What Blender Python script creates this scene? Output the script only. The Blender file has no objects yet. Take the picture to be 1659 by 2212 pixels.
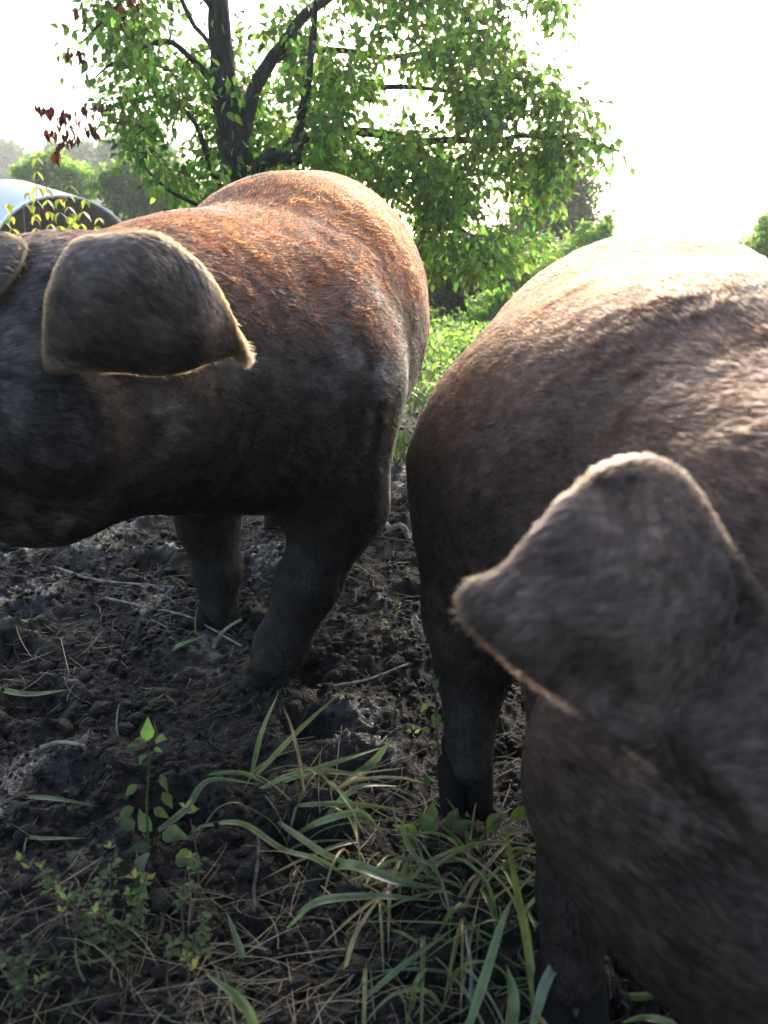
import bpy, math, random
import numpy as np
from mathutils import Vector, Matrix, Euler

sc = bpy.context.scene
rng = np.random.default_rng(7)
random.seed(7)

# ------------------------------------------------------------------ camera
CAM = np.array([0.0, 0.0, 0.75]); PITCH = math.radians(17.6)
cam_data = bpy.data.cameras.new('camera'); cam = bpy.data.objects.new('camera', cam_data)
sc.collection.objects.link(cam); sc.camera = cam
cam.location = CAM; cam.rotation_euler = (math.radians(90) - PITCH, 0, 0)
cam_data.sensor_fit = 'VERTICAL'; cam_data.sensor_height = 36.0; cam_data.lens = 28.0
cam_data.clip_start = 0.02; cam_data.clip_end = 1000
cam_data.dof.use_dof = True; cam_data.dof.focus_distance = 1.75; cam_data.dof.aperture_fstop = 6

# ------------------------------------------------------------------ world, sun, exposure
SUN_EL, SUN_AZ = math.radians(27), math.radians(13)     # azimuth measured from +Y towards +X
world = bpy.data.worlds.new('World'); sc.world = world; world.use_nodes = True
wn = world.node_tree.nodes; wl = world.node_tree.links
sky = wn.new('ShaderNodeTexSky'); sky.sky_type = 'NISHITA'; sky.sun_disc = False
sky.sun_elevation = SUN_EL; sky.sun_rotation = SUN_AZ
sky.air_density = 1.0; sky.dust_density = 3.5; sky.ozone_density = 1.0
wn['Background'].inputs['Strength'].default_value = 0.15
wl.new(sky.outputs['Color'], wn['Background'].inputs['Color'])
sun_data = bpy.data.lights.new('sun', 'SUN'); sun_data.energy = 1.5; sun_data.angle = math.radians(10.0)
sun_data.color = (1.0, 0.93, 0.80)
sun = bpy.data.objects.new('sun', sun_data); sc.collection.objects.link(sun)
sd = Vector((math.sin(SUN_AZ) * math.cos(SUN_EL), math.cos(SUN_AZ) * math.cos(SUN_EL), math.sin(SUN_EL)))
sun.rotation_euler = sd.to_track_quat('Z', 'Y').to_euler(); sun.location = sd * 30
sc.view_settings.view_transform = 'Standard'; sc.view_settings.look = 'None'
sc.view_settings.exposure = 1.95; sc.view_settings.gamma = 1.0; sc.view_settings.use_curve_mapping = False
sc.cycles.max_bounces = 8; sc.cycles.diffuse_bounces = 3; sc.cycles.transmission_bounces = 4
sc.cycles.transparent_max_bounces = 8; sc.cycles.volume_bounces = 0
sc.cycles.use_denoising = True

# ------------------------------------------------------------------ helpers
CP, SP = math.cos(PITCH), math.sin(PITCH)
def P(u, v, Y):
    """a survey point: direction (u, v) sighted in the photograph, at Y metres ahead on the ground"""
    a = (np.asarray(u, float) - 829.5) / 1720.0; b = (1106.0 - np.asarray(v, float)) / 1720.0
    t = np.asarray(Y, float) / (CP + b * SP)
    return np.stack([a * t, np.asarray(Y, float) + 0 * t, CAM[2] + t * (-SP + b * CP)], -1)
def PG(u, v, z=0.0):
    """the point of the ground (height z) sighted at (u, v)"""
    a = (u - 829.5) / 1720.0; b = (1106.0 - v) / 1720.0
    t = (z - CAM[2]) / (-SP + b * CP)
    return np.array([a * t, t * (CP + b * SP), z])

def tag(o, label=None, cat=None, group=None, kind=None):
    if label: o['label'] = label
    if cat: o['category'] = cat
    if group: o['group'] = group
    if kind: o['kind'] = kind
    return o
def link(name, data, parent=None):
    o = bpy.data.objects.new(name, data); sc.collection.objects.link(o)
    if parent is not None: o.parent = parent
    return o
def empty(name, loc, label, cat, group=None):
    o = link(name, None); o.location = [float(c) for c in loc]; o.empty_display_size = 0.05
    bpy.context.view_layer.update()
    return tag(o, label, cat, group)

def mesh_np(name, V, F, mat=None, smooth=True, attrs=None, origin=None):
    """V (n,3), F (m,k) int array with equal k, or list of such arrays"""
    V = np.asarray(V, np.float32)
    if origin is not None: V = V - np.asarray(origin, np.float32)
    Fs = F if isinstance(F, list) else [F]
    Fs = [np.asarray(f, np.int32) for f in Fs if len(f)]
    me = bpy.data.meshes.new(name)
    me.vertices.add(len(V)); me.vertices.foreach_set('co', V.ravel())
    loops = np.concatenate([f.ravel() for f in Fs])
    tot = np.concatenate([np.full(len(f), f.shape[1], np.int32) for f in Fs])
    st = np.concatenate([[0], np.cumsum(tot)[:-1]]).astype(np.int32)
    me.loops.add(len(loops)); me.loops.foreach_set('vertex_index', loops)
    me.polygons.add(len(tot)); me.polygons.foreach_set('loop_start', st); me.polygons.foreach_set('loop_total', tot)
    if attrs:
        for k, a in attrs.items():
            a = np.asarray(a, np.float32)
            if a.ndim == 1:
                at = me.attributes.new(k, 'FLOAT', 'POINT'); at.data.foreach_set('value', a)
            else:
                at = me.attributes.new(k, 'FLOAT_COLOR', 'POINT')
                if a.shape[1] == 3: a = np.concatenate([a, np.ones((len(a), 1), np.float32)], 1)
                at.data.foreach_set('color', a.ravel())
    me.update(calc_edges=True); me.validate()
    me.polygons.foreach_set('use_smooth', np.full(len(me.polygons), smooth))
    if mat: me.materials.append(mat)
    return me

# numpy noise
def _hash(ix, iy, iz, seed):
    h = (ix.astype(np.int64) * 374761393 + iy.astype(np.int64) * 668265263 + iz.astype(np.int64) * 2147483647 + seed * 144665) & 0xffffffff
    h = ((h ^ (h >> 13)) * 1274126177) & 0xffffffff
    h = ((h ^ (h >> 16)) * 2246822519) & 0xffffffff
    return ((h ^ (h >> 15)) & 0xffffff).astype(np.float64) / 0xffffff
def vnoise(p, seed=0):
    p = np.asarray(p, float)
    if p.shape[-1] == 2: p = np.concatenate([p, np.zeros(p.shape[:-1] + (1,))], -1)
    i = np.floor(p).astype(np.int64); f = p - i; f = f * f * f * (f * (f * 6 - 15) + 10)
    r = 0
    for dx in (0, 1):
        for dy in (0, 1):
            for dz in (0, 1):
                w = (f[..., 0] if dx else 1 - f[..., 0]) * (f[..., 1] if dy else 1 - f[..., 1]) * (f[..., 2] if dz else 1 - f[..., 2])
                r = r + w * _hash(i[..., 0] + dx, i[..., 1] + dy, i[..., 2] + dz, seed)
    return r * 2 - 1
def fbm(p, octv=4, seed=0, gain=0.5, lac=2.03):
    a, s, r = 1.0, 0.0, 0.0; q = np.asarray(p, float)
    for o in range(octv):
        r = r + a * vnoise(q, seed + o * 17); s += a; a *= gain; q = q * lac + 13.7
    return r / s
def sstep(a, b, x):
    t = np.clip((x - a) / (b - a), 0, 1); return t * t * (3 - 2 * t)
def unit(v): return v / np.maximum(np.linalg.norm(v, axis=-1, keepdims=True), 1e-9)

# node helper
def mat_new(name):
    m = bpy.data.materials.new(name); m.use_nodes = True
    return m, m.node_tree.nodes, m.node_tree.links, m.node_tree.nodes['Principled BSDF']
# ------------------------------------------------------------------ implicit bodies -> one continuous mesh
def sd_ell(p, c, r, rot=None):
    q = p - np.asarray(c, np.float32)
    if rot is not None:
        R = np.array(Euler([math.radians(a) for a in rot]).to_matrix(), np.float32)
        q = q @ R
    r = np.asarray(r, np.float32)
    k0 = np.linalg.norm(q / r, axis=-1); k1 = np.linalg.norm(q / (r * r), axis=-1)
    return k0 * (k0 - 1) / np.maximum(k1, 1e-5)
def sd_cone(p, a, b, ra, rb):
    a = np.asarray(a, np.float32); b = np.asarray(b, np.float32)
    ba = b - a; t = np.clip(((p - a) @ ba) / (ba @ ba), 0, 1)
    d = np.linalg.norm(p - a - t[..., None] * ba, axis=-1)
    return d - (ra + (rb - ra) * t)
def smin(a, b, k):
    h = np.maximum(k - np.abs(a - b), 0) / k
    return np.minimum(a, b) - h * h * k * 0.25
def smax(a, b, k): return -smin(-a, -b, k)

def surface_nets(fn, lo, hi, h):
    lo = np.asarray(lo, np.float32); n = np.ceil((np.asarray(hi) - lo) / h).astype(int) + 1
    ax = [lo[i] + h * np.arange(n[i], dtype=np.float32) for i in range(3)]
    G = np.stack(np.meshgrid(*ax, indexing='ij'), -1)
    val = fn(G.reshape(-1, 3)).reshape(n).astype(np.float32)
    s = val < 0
    c = [s[i:n[0]-1+i, j:n[1]-1+j, k:n[2]-1+k] for i in (0, 1) for j in (0, 1) for k in (0, 1)]
    allin = np.logical_and.reduce(c); anyin = np.logical_or.reduce(c)
    cells = np.argwhere(anyin & ~allin)
    idx = -np.ones(np.array(n) - 1, np.int64); idx[tuple(cells.T)] = np.arange(len(cells))
    acc = np.zeros((len(cells), 3)); cnt = np.zeros(len(cells))
    corners = [(i, j, k) for i in (0, 1) for j in (0, 1) for k in (0, 1)]
    for A in corners:
        for axis in range(3):
            if A[axis] == 1: continue
            B = list(A); B[axis] = 1
            ia = cells + np.array(A); ib = cells + np.array(B)
            va = val[tuple(ia.T)]; vb = val[tuple(ib.T)]
            m = (va < 0) != (vb < 0)
            t = np.where(m, va / np.where(m, va - vb, 1), 0)
            pt = ia + t[:, None] * (ib - ia)
            acc[m] += pt[m]; cnt[m] += 1
    V = lo + h * (acc / cnt[:, None])
    F = []
    for axis in range(3):
        a1, a2 = (axis + 1) % 3, (axis + 2) % 3
        sl0 = [slice(None)] * 3; sl1 = [slice(None)] * 3
        sl0[axis] = slice(0, n[axis] - 1); sl1[axis] = slice(1, n[axis])
        ch = s[tuple(sl0)] != s[tuple(sl1)]
        e = np.argwhere(ch)
        e = e[(e[:, a1] > 0) & (e[:, a2] > 0) & (e[:, a1] < n[a1] - 1) & (e[:, a2] < n[a2] - 1)]
        inside = s[tuple(e.T)]
        o1 = np.zeros(3, int); o1[a1] = 1; o2 = np.zeros(3, int); o2[a2] = 1
        q = np.stack([idx[tuple((e - o1 - o2).T)], idx[tuple((e - o2).T)], idx[tuple(e.T)], idx[tuple((e - o1).T)]], 1)
        q[~inside] = q[~inside][:, ::-1]
        F.append(q)
    return V, np.concatenate(F)

def body_sdf(prims):
    def fn(p):
        p = p.astype(np.float32); d = None
        for pr in prims:
            kind, k = pr[0], pr[1]
            if kind == 'e': x = sd_ell(p, *pr[2:])
            else: x = sd_cone(p, *pr[2:])
            if d is None: d = x
            elif kind == 'sub': d = smax(d, -x, k)
            else: d = smin(d, x, k)
        return d
    return fn

from mathutils.geometry import delaunay_2d_cdt
from mathutils.bvhtree import BVHTree
def ear_shell(outline, Yfn, thick, step=9.0, edge=36.0, body=None, gap=0.02):
    """closed, thickened ear: outline sighted in the photo, each point at its own distance Yfn(u, v)"""
    o = np.array(outline, float)
    # closed Catmull-Rom, resampled
    n = len(o); pts = []
    for i in range(n):
        p0, p1, p2, p3 = o[i-1], o[i], o[(i+1) % n], o[(i+2) % n]
        m = max(2, int(np.linalg.norm(p2 - p1) / step))
        for t in np.arange(m) / m:
            pts.append(0.5 * ((2*p1) + (-p0+p2)*t + (2*p0-5*p1+4*p2-p3)*t*t + (-p0+3*p1-3*p2+p3)*t**3))
    B = np.array(pts); nb = len(B)
    lo, hi = B.min(0), B.max(0)
    gx, gy = np.meshgrid(np.arange(lo[0], hi[0], step), np.arange(lo[1], hi[1], step))
    G = np.stack([gx.ravel(), gy.ravel()], 1) + rng.uniform(-1, 1, (gx.size, 2)) * step * 0.15
    def dist(Q):
        a = B; b = np.roll(B, -1, 0); ab = b - a
        t = np.clip(((Q[:, None] - a) * ab).sum(-1) / (ab * ab).sum(-1), 0, 1)
        return np.linalg.norm(Q[:, None] - (a + t[..., None] * ab), axis=-1).min(1)
    def inside(Q):
        x, y = Q[:, 0, None], Q[:, 1, None]; a = B; b = np.roll(B, -1, 0)
        c = ((a[:, 1] > y) != (b[:, 1] > y)) & (x < (b[:, 0]-a[:, 0]) * (y-a[:, 1]) / (b[:, 1]-a[:, 1] + 1e-12) + a[:, 0])
        return c.sum(1) % 2 == 1
    G = G[inside(G)]; dG = dist(G); k = dG > step * 0.6; G, dG = G[k], dG[k]
    Q = np.concatenate([B, G]); d = np.concatenate([np.zeros(nb), dG])
    vs, es, fs, *_ = delaunay_2d_cdt([Vector(q) for q in Q], [(i, (i+1) % nb) for i in range(nb)], [], 1, 1e-5)
    assert len(vs) == len(Q)
    F = np.array([f[:] for f in fs if len(f) == 3])
    Yc = Yfn(Q[:, 0], Q[:, 1])
    if body is not None:                                        # the ear lies on the head, never inside it
        bvh = BVHTree.FromPolygons([Vector(v) for v in body[0]], [tuple(f) for f in body[1]])
        dr = unit(P(Q[:, 0], Q[:, 1], 1.0) - CAM)
        hy = np.array([(lambda h: h[0].y if h[0] else 9.0)(bvh.ray_cast(Vector(CAM), Vector(d))) for d in dr])
        gp = gap if not callable(gap) else gap(Q[:, 0], Q[:, 1], d)
        Yc = np.minimum(Yc, hy - gp)
    Wc = P(Q[:, 0], Q[:, 1], Yc)
    ray = unit(Wc - CAM)
    prof = np.sqrt(np.clip(d / edge, 0, 1) * (2 - np.clip(d / edge, 0, 1)))
    front = Wc - ray * (thick * prof)[:, None]; back = Wc + ray * (thick * prof)[:, None]
    # share the rim
    V = np.concatenate([front, back[nb:]]); off = len(Q) - nb
    Fb = np.where(F >= nb, F + off, F)[:, ::-1]
    a = V[F[:, 1]] - V[F[:, 0]]; b = V[F[:, 2]] - V[F[:, 0]]
    fc = V[F].mean(1) - CAM
    if (np.cross(a, b) * fc).sum(1).mean() > 0: F, Fb = F[:, ::-1], Fb[:, ::-1]
    dd = np.concatenate([d, d[nb:]])
    return V, np.concatenate([F, Fb]), dd

# ------------------------------------------------------------------ pig materials
def skin_material(name):
    m, N, L, b = mat_new(name)
    at = N.new('ShaderNodeAttribute'); at.attribute_name = 'coat'
    tc = N.new('ShaderNodeTexCoord')
    nz = N.new('ShaderNodeTexNoise'); nz.inputs['Scale'].default_value = 160; nz.inputs['Detail'].default_value = 6
    L.new(tc.outputs['Object'], nz.inputs['Vector'])
    mx = N.new('ShaderNodeMix'); mx.data_type = 'RGBA'; mx.blend_type = 'MULTIPLY'; mx.inputs[0].default_value = 0.55
    rp = N.new('ShaderNodeValToRGB'); rp.color_ramp.elements[0].position = 0.35; rp.color_ramp.elements[1].position = 0.7
    rp.color_ramp.elements[0].color = (0.25, 0.22, 0.2, 1)
    L.new(nz.outputs[0], rp.inputs[0]); L.new(at.outputs['Color'], mx.inputs[6]); L.new(rp.outputs[0], mx.inputs[7])
    L.new(mx.outputs[2], b.inputs['Base Color'])
    b.inputs['Roughness'].default_value = 0.6; b.inputs['Specular IOR Level'].default_value = .2
    bp = N.new('ShaderNodeBump'); bp.inputs['Strength'].default_value = 0.5; bp.inputs['Distance'].default_value = 0.002
    L.new(nz.outputs[0], bp.inputs['Height']); L.new(bp.outputs[0], b.inputs['Normal'])
    return m
def fur_material(name, rough=0.45):
    m = bpy.data.materials.new(name); m.use_nodes = True; N = m.node_tree.nodes; L = m.node_tree.links
    N.remove(N['Principled BSDF'])
    at = N.new('ShaderNodeAttribute'); at.attribute_name = 'coat'
    h = N.new('ShaderNodeBsdfHairPrincipled'); h.model = 'CHIANG'; h.parametrization = 'COLOR'
    h.inputs['Roughness'].default_value = rough; h.inputs['Radial Roughness'].default_value = 0.45
    h.inputs['Random Roughness'].default_value = 0.3; h.inputs['IOR'].default_value = 1.16
    L.new(at.outputs['Color'], h.inputs['Color'])
    L.new(h.outputs[0], N['Material Output'].inputs['Surface'])
    return m

def make_fur(name, parent, V, F, n, flow_fn, len_fn, coat_fn, mat, rad=0.00035, lift=0.22, seed=0, dens_fn=None, turn=.10, clump=0.007, cstr=.6):
    r = np.random.default_rng(seed)
    F3 = np.concatenate([F[:, [0, 1, 2]], F[:, [0, 2, 3]]]) if F.shape[1] == 4 else F
    a, b, c = V[F3[:, 0]], V[F3[:, 1]], V[F3[:, 2]]
    nr = np.cross(b - a, c - a); ar = np.linalg.norm(nr, axis=1) * 0.5
    cen = (a + b + c) / 3
    w = ar.copy()
    if dens_fn is not None: w = w * dens_fn(cen, unit(nr))
    w /= w.sum()
    # smooth vertex normals
    vn = np.zeros_like(V)
    for k in range(3): np.add.at(vn, F3[:, k], nr)
    vn = unit(vn)
    t = r.choice(len(F3), n, p=w)
    u1, u2 = r.random(n), r.random(n); fl = u1 + u2 > 1; u1[fl] = 1 - u1[fl]; u2[fl] = 1 - u2[fl]; u0 = 1 - u1 - u2
    root = a[t] * u0[:, None] + b[t] * u1[:, None] + c[t] * u2[:, None]
    nn = unit(vn[F3[t, 0]] * u0[:, None] + vn[F3[t, 1]] * u1[:, None] + vn[F3[t, 2]] * u2[:, None])
    fd = flow_fn(root, nn)
    # clumping: a slowly varying turn of the coat
    q = root * 14
    fd = fd + turn * np.stack([vnoise(q, 1), vnoise(q, 2), vnoise(q, 3)], 1)
    q = root / clump
    fd = fd + 0.15 * np.stack([vnoise(q, 4), vnoise(q, 5), vnoise(q, 6)], 1)
    fd = fd + r.normal(0, 0.13, fd.shape)
    tan = unit(fd - (fd * nn).sum(1, keepdims=True) * nn)
    L = len_fn(root, nn) * r.uniform(0.55, 1.2, n)
    lf = (lift * (0.6 + 0.8 * r.random(n)) + 0.25 * np.clip(vnoise(root * 60, 9), 0, 1))[:, None]
    K = 4
    s = np.linspace(0, 1, K)
    pts = np.zeros((n, K, 3), np.float32)
    grav = np.array([0, 0, -1.0])
    for i in range(K):
        h = lf * s[i] * (1 - 0.55 * s[i])
        pts[:, i] = root - nn * 0.0004 + (tan * s[i] + nn * h) * L[:, None]
    # wet bristles gather into points
    ci = np.floor(root / clump).astype(np.int64)
    cc = (ci + .5 + .8 * np.stack([_hash(ci[:, 0], ci[:, 1], ci[:, 2], k) - .5 for k in (1, 2, 3)], 1)) * clump - root
    cc = cc - (cc * nn).sum(1, keepdims=True) * nn; cc = cc - .9 * (cc * tan).sum(1, keepdims=True) * tan
    pts += (cc * cstr)[:, None] * (s ** 1.3)[None, :, None]
    pts = (pts - np.array(parent.location, np.float32)).astype(np.float32)
    cu = bpy.data.hair_curves.new(name)
    cu.add_curves([K] * n)
    cu.attributes['position'].data.foreach_set('vector', pts.ravel())
    rd = cu.attributes.get('radius') or cu.attributes.new('radius', 'FLOAT', 'POINT')
    rr = (rad * r.uniform(0.7, 1.3, n))[:, None] * np.array([1.0, 0.95, 0.7, 0.25])
    rd.data.foreach_set('value', rr.astype(np.float32).ravel())
    col = coat_fn(root, nn, r) * np.exp(.35 * (_hash(ci[:, 0], ci[:, 1], ci[:, 2], 77) * 2 - 1))[:, None]
    ca = cu.attributes.new('coat', 'FLOAT_COLOR', 'CURVE')
    ca.data.foreach_set('color', np.concatenate([col, np.ones((n, 1))], 1).astype(np.float32).ravel())
    cu.materials.append(mat)
    return link(name, cu, parent)
# ------------------------------------------------------------------ pig on the left (walking up to the camera, head turned)
pA = lambda u, v, Y: tuple(P(u, v, Y))
A_prims = [
    ('e', .1, (-.185, 2.28, .638), (.262, .30, .308)),
    ('e', .20, (-.185, 1.95, .632), (.282, .46, .297)),
    ('e', .16, (-.21, 1.70, .60), (.255, .25, .262)),
    ('e', .16, (-.250, 1.48, .515), (.236, .23, .212), (0, 0, 5)),
    ('e', .12, (-.345, 1.40, .695), (.12, .19, .10)),
    ('c', .16, (-.25, 1.45, .585), (-.42, 1.10, .605), .185, .155),        # neck
    ('c', .12, (-.30, 1.35, .525), (-.44, 1.05, .54), .165, .135),          # throat
    ('c', .10, (-.43, 1.08, .615), (-.66, .86, .50), .145, .085),          # head, snout
    ('c', .08, (-.66, .86, .50), (-.74, .78, .44), .08, .062),
    ('e', .08, pA(40, 915, 1.0), (.13, .12, .105)),                       # jowl
    ('e', .05, pA(100, 1105, 1.0), (.045, .04, .035)),
    ('e', .05, pA(90, 930, .91), (.085, .06, .085)),                     # cheek
    ('sub', .03, pA(-60, 1040, .84), pA(125, 1150, .92), .018, .024),    # corner of the mouth
    # left fore leg, stepping
    ('c', .10, pA(690, 860, 1.43), pA(735, 1090, 1.42), .13, .080),
    ('c', .05, pA(735, 1090, 1.42), pA(665, 1260, 1.38), .078, .055),
    ('c', .04, pA(665, 1260, 1.38), pA(605, 1400, 1.36), .054, .046),
    ('c', .03, pA(605, 1400, 1.36), pA(585, 1440, 1.33), .05, .042),
    # right fore leg
    ('c', .10, pA(440, 960, 1.58), pA(450, 1130, 1.60), .10, .060),
    ('c', .04, pA(450, 1130, 1.60), pA(472, 1230, 1.60), .054, .046),
    ('c', .04, pA(472, 1230, 1.60), pA(470, 1335, 1.57), .046, .036),
    # hind legs
    ('c', .12, (-.05, 2.32, .55), (-.065, 2.42, .34), .15, .075),
    ('c', .05, (-.065, 2.42, .34), (-.09, 2.46, .24), .065, .048),
    ('c', .04, (-.09, 2.46, .24), (-.10, 2.38, .06), .045, .045),
    ('c', .12, (-.30, 2.26, .55), (-.31, 2.30, .34), .15, .075),
    ('c', .05, (-.31, 2.30, .34), (-.32, 2.34, .24), .065, .048),
    ('c', .04, (-.32, 2.34, .24), (-.31, 2.24, .06), .045, .045),
]
def earYA(u, v):
    k = (u - 90) / 440.0
    return 0.865 + 0.13 * k + 0.03 * ((v - 640) / 170.0) ** 2 - 0.045 * np.sin(np.clip(k, 0, 1) * 3.1) + .010 * np.exp(-((u - 330) / 90.) ** 2 - ((v - 660) / 70.) ** 2) - .008 * np.exp(-((u - 440) / 40.) ** 2) + .012 * sstep(750, 800, v) - .03 * np.clip(1 - ((u - 310) / 240.) ** 2 - ((v - 660) / 180.) ** 2, -.5, 1)
earA_out = [(98, 792), (92, 730), (98, 650), (122, 575), (158, 522), (200, 512), (270, 503), (335, 503), (385, 530), (435, 572), (470, 620),
            (497, 670), (516, 712), (535, 755), (538, 778), (520, 782), (500, 768), (450, 785), (395, 805), (330, 812), (260, 805), (190, 802), (130, 805)]
def earYA2(u, v): return 1.02 - 0.0006 * (u - 60)
earA2_out = [(60, 530), (30, 508), (-20, 500), (-90, 505), (-150, 560), (-170, 640), (-130, 700), (-60, 690), (0, 640), (40, 590)]

# ------------------------------------------------------------------ pig on the right (head lowered towards the camera)
B_prims = [
    ('e', .1, (.445, 1.36, .515), (.278, .28, .278)),
    ('e', .16, (.375, 1.08, .480), (.312, .32, .262)),
    ('e', .16, (.360, .86, .475), (.245, .22, .225)),
    ('c', .14, (.37, .80, .50), (.36, .60, .48), .175, .145),
    ('c', .12, (.35, .60, .48), (.37, .44, .37), .145, .12),
    ('c', .10, (.37, .44, .37), (.44, .30, .20), .12, .07),
    ('e', .08, pA(1400, 1680, .52), (.095, .10, .11)),
    ('e', .08, pA(1600, 1950, .44), (.07, .08, .085)),
    ('c', .05, (.44, .30, .20), (.455, .27, .16), .068, .055),
    ('c', .06, pA(1400, 1070, .76), pA(1640, 1230, .72), .04, .045),     # fold of the neck behind the ear
    # right hind leg
    ('c', .12, (.20, 1.10, .42), (.145, 1.04, .27), .15, .084),
    ('c', .05, (.145, 1.04, .27), (.133, 1.06, .18), .072, .050),
    ('c', .04, (.133, 1.06, .18), (.124, .995, .045), .050, .034),
    # left hind leg
    ('c', .12, (.50, 1.35, .42), (.52, 1.42, .27), .15, .070),
    ('c', .05, (.52, 1.42, .27), (.52, 1.46, .19), .060, .042),
    ('c', .04, (.52, 1.46, .19), (.52, 1.40, .05), .040, .033),
    # right fore leg
    ('c', .10, (.26, .74, .36), (.205, .68, .25), .11, .060),
    ('c', .05, (.205, .68, .25), (.195, .655, .14), .050, .034),
    ('c', .03, (.195, .655, .14), (.192, .64, .045), .036, .032),
    # left fore leg
    ('c', .10, (.47, .78, .36), (.48, .76, .25), .11, .060),
    ('c', .05, (.48, .76, .25), (.48, .78, .14), .050, .034),
    ('c', .03, (.48, .78, .14), (.48, .76, .045), .036, .032),
]
def earYB(u, v):
    k = np.clip((u - 1000) / 700.0, 0, 1.3); s = (v - 1000) / 500.0
    return 0.50 + 0.06 * k - 0.07 * np.clip(s, -.2, 1.3) + 0.03 * (k - .5) ** 2 + .030 * np.exp(-((u - 1290) / 80.) ** 2 - ((v - 1500) / 75.) ** 2) - .008 * np.exp(-((u - 1150) / 70.) ** 2 - ((v - 1360) / 80.) ** 2) - .055 * np.clip(1 - ((u - 1390) / 400.) ** 2 - ((v - 1320) / 420.) ** 2, -.4, 1) + .02 * np.exp(-((u - 1500) / 60.) ** 2 - ((v - 1580) / 90.) ** 2)
earB_out = [(1003, 1300), (1006, 1268), (1030, 1250), (1070, 1232), (1110, 1195), (1170, 1125), (1240, 1055), (1310, 1003), (1390, 985), (1450, 1000), (1500, 1045),
            (1545, 1115), (1590, 1190), (1658, 1289), (1740, 1400), (1785, 1540), (1765, 1700), (1690, 1815), (1615, 1835), (1560, 1785), (1490, 1715), (1418, 1655),
            (1346, 1603), (1265, 1545), (1192, 1495), (1120, 1445), (1060, 1390), (1015, 1335)]
PIGS = {}
for key, prims, lo, hi in (('A', A_prims, (-.95, .62, -.02), (.32, 2.75, 1.06)), ('B', B_prims, (-.05, .15, -.02), (.85, 1.80, .90))):
    PIGS[key] = surface_nets(body_sdf(prims), lo, hi, 0.0105)
# ------------------------------------------------------------------ ground
def ridged(p, octv, seed):
    a, r, s = 1.0, 0, 0
    q = np.asarray(p, float)
    for o in range(octv):
        r = r + a * (1 - np.abs(vnoise(q, seed + o * 31))) ** 2; s += a; a *= .55; q = q * 2.1 + 5.1
    return r / s
def cells(p, seed):
    """distance to the nearest of scattered points (2D)"""
    i = np.floor(p).astype(np.int64); best = np.full(p.shape[0], 9.0); hb = np.zeros(p.shape[0])
    z = np.zeros(p.shape[0], np.int64)
    for dx in (-1, 0, 1):
        for dy in (-1, 0, 1):
            cx, cy = i[:, 0] + dx, i[:, 1] + dy
            px = cx + _hash(cx, cy, z, seed); py = cy + _hash(cx, cy, z, seed + 5)
            d = np.hypot(px - p[:, 0], py - p[:, 1]); m = d < best
            best = np.where(m, d, best); hb = np.where(m, _hash(cx, cy, z, seed + 9), hb)
    return best, hb
def terrain(x, y):
    z = 0.10 * sstep(6, 14, y) * fbm(np.stack([x, y], -1) * .12, 2, 3)
    z = z + 0.21 * np.maximum(y - 12.3, 0) * sstep(0.5, -4.5, x) * sstep(60, 20, y)
    return z
def ground_h(x, y):
    x = np.asarray(x, float).ravel(); y = np.asarray(y, float).ravel()
    p = np.stack([x, y], -1)
    wet = sstep(6.5, 3.5, y)                                   # trampled mud fades into turf
    z = terrain(x, y) + 0.042 * fbm(p * 1.7, 3, 11)
    w = p + 0.03 * np.stack([vnoise(p * 9, 1), vnoise(p * 9, 2)], -1)
    d, hb = cells(w * 9, 3); clod = np.clip(1 - d * 1.5, 0, 1) ** .7 * hb
    d2, hb2 = cells(w * 26, 8); clod2 = np.clip(1 - d2 * 1.4, 0, 1) ** .8 * hb2
    tr = 0.6 + 0.4 * sstep(-.35, .25, fbm(p * 2.2, 2, 41))   # how churned the mud is
    z = z + wet * tr * (0.030 * clod + 0.014 * clod2 + 0.016 * (ridged(p * 7, 3, 21) - .5) + 0.011 * (ridged(w * 38, 3, 25) - .45) + .006 * vnoise(w * 95, 6))
    # hoof prints
    for hx, hy in prints:
        r = np.hypot(x - hx, (y - hy)) / .055
        z = z - 0.030 * np.exp(-r ** 4) + 0.012 * np.exp(-((r - 1.35) / .3) ** 2)
    return z
_r = np.random.default_rng(3)
prints = [(-.62, 1.25), (-.45, 1.75), (-.8, 1.6), (-.05, 1.05), (.06, 1.65), (-.3, .95), (.1, 2.1), (-1.0, 2.0), (0, 2.8), (.25, 3.2)] + [(_r.uniform(-1.2, .3), _r.uniform(.6, 3.2)) for _ in range(22)]

rows = np.concatenate([np.linspace(-3, .30, 10), .34 * (5.0 / .34) ** (np.arange(760) / 760.0), 5.0 * (240 / 5.0) ** (np.arange(141) / 140.0)])
cs = np.linspace(-1, 1, 600); cols = cs * .80
ext = .805 * (32 / .805) ** (np.arange(110) / 109.0) ** 1.25
cols = np.concatenate([-ext[::-1], cols, ext])
Yg = rows[:, None] + 0 * cols; Xg = cols[None] * (np.maximum(rows, .3)[:, None] * .62 + .22)
Xg = np.where(np.abs(cols)[None] > 1, Xg * 1.0, Xg)
Zg = ground_h(Xg, Yg).reshape(Xg.shape)
Vg = np.stack([Xg, Yg, Zg], -1).reshape(-1, 3)
nr_, nc_ = Xg.shape
ii = (np.arange(nr_ - 1)[:, None] * nc_ + np.arange(nc_ - 1)).ravel()
Fg = np.stack([ii, ii + 1, ii + nc_ + 1, ii + nc_], 1)

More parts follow.
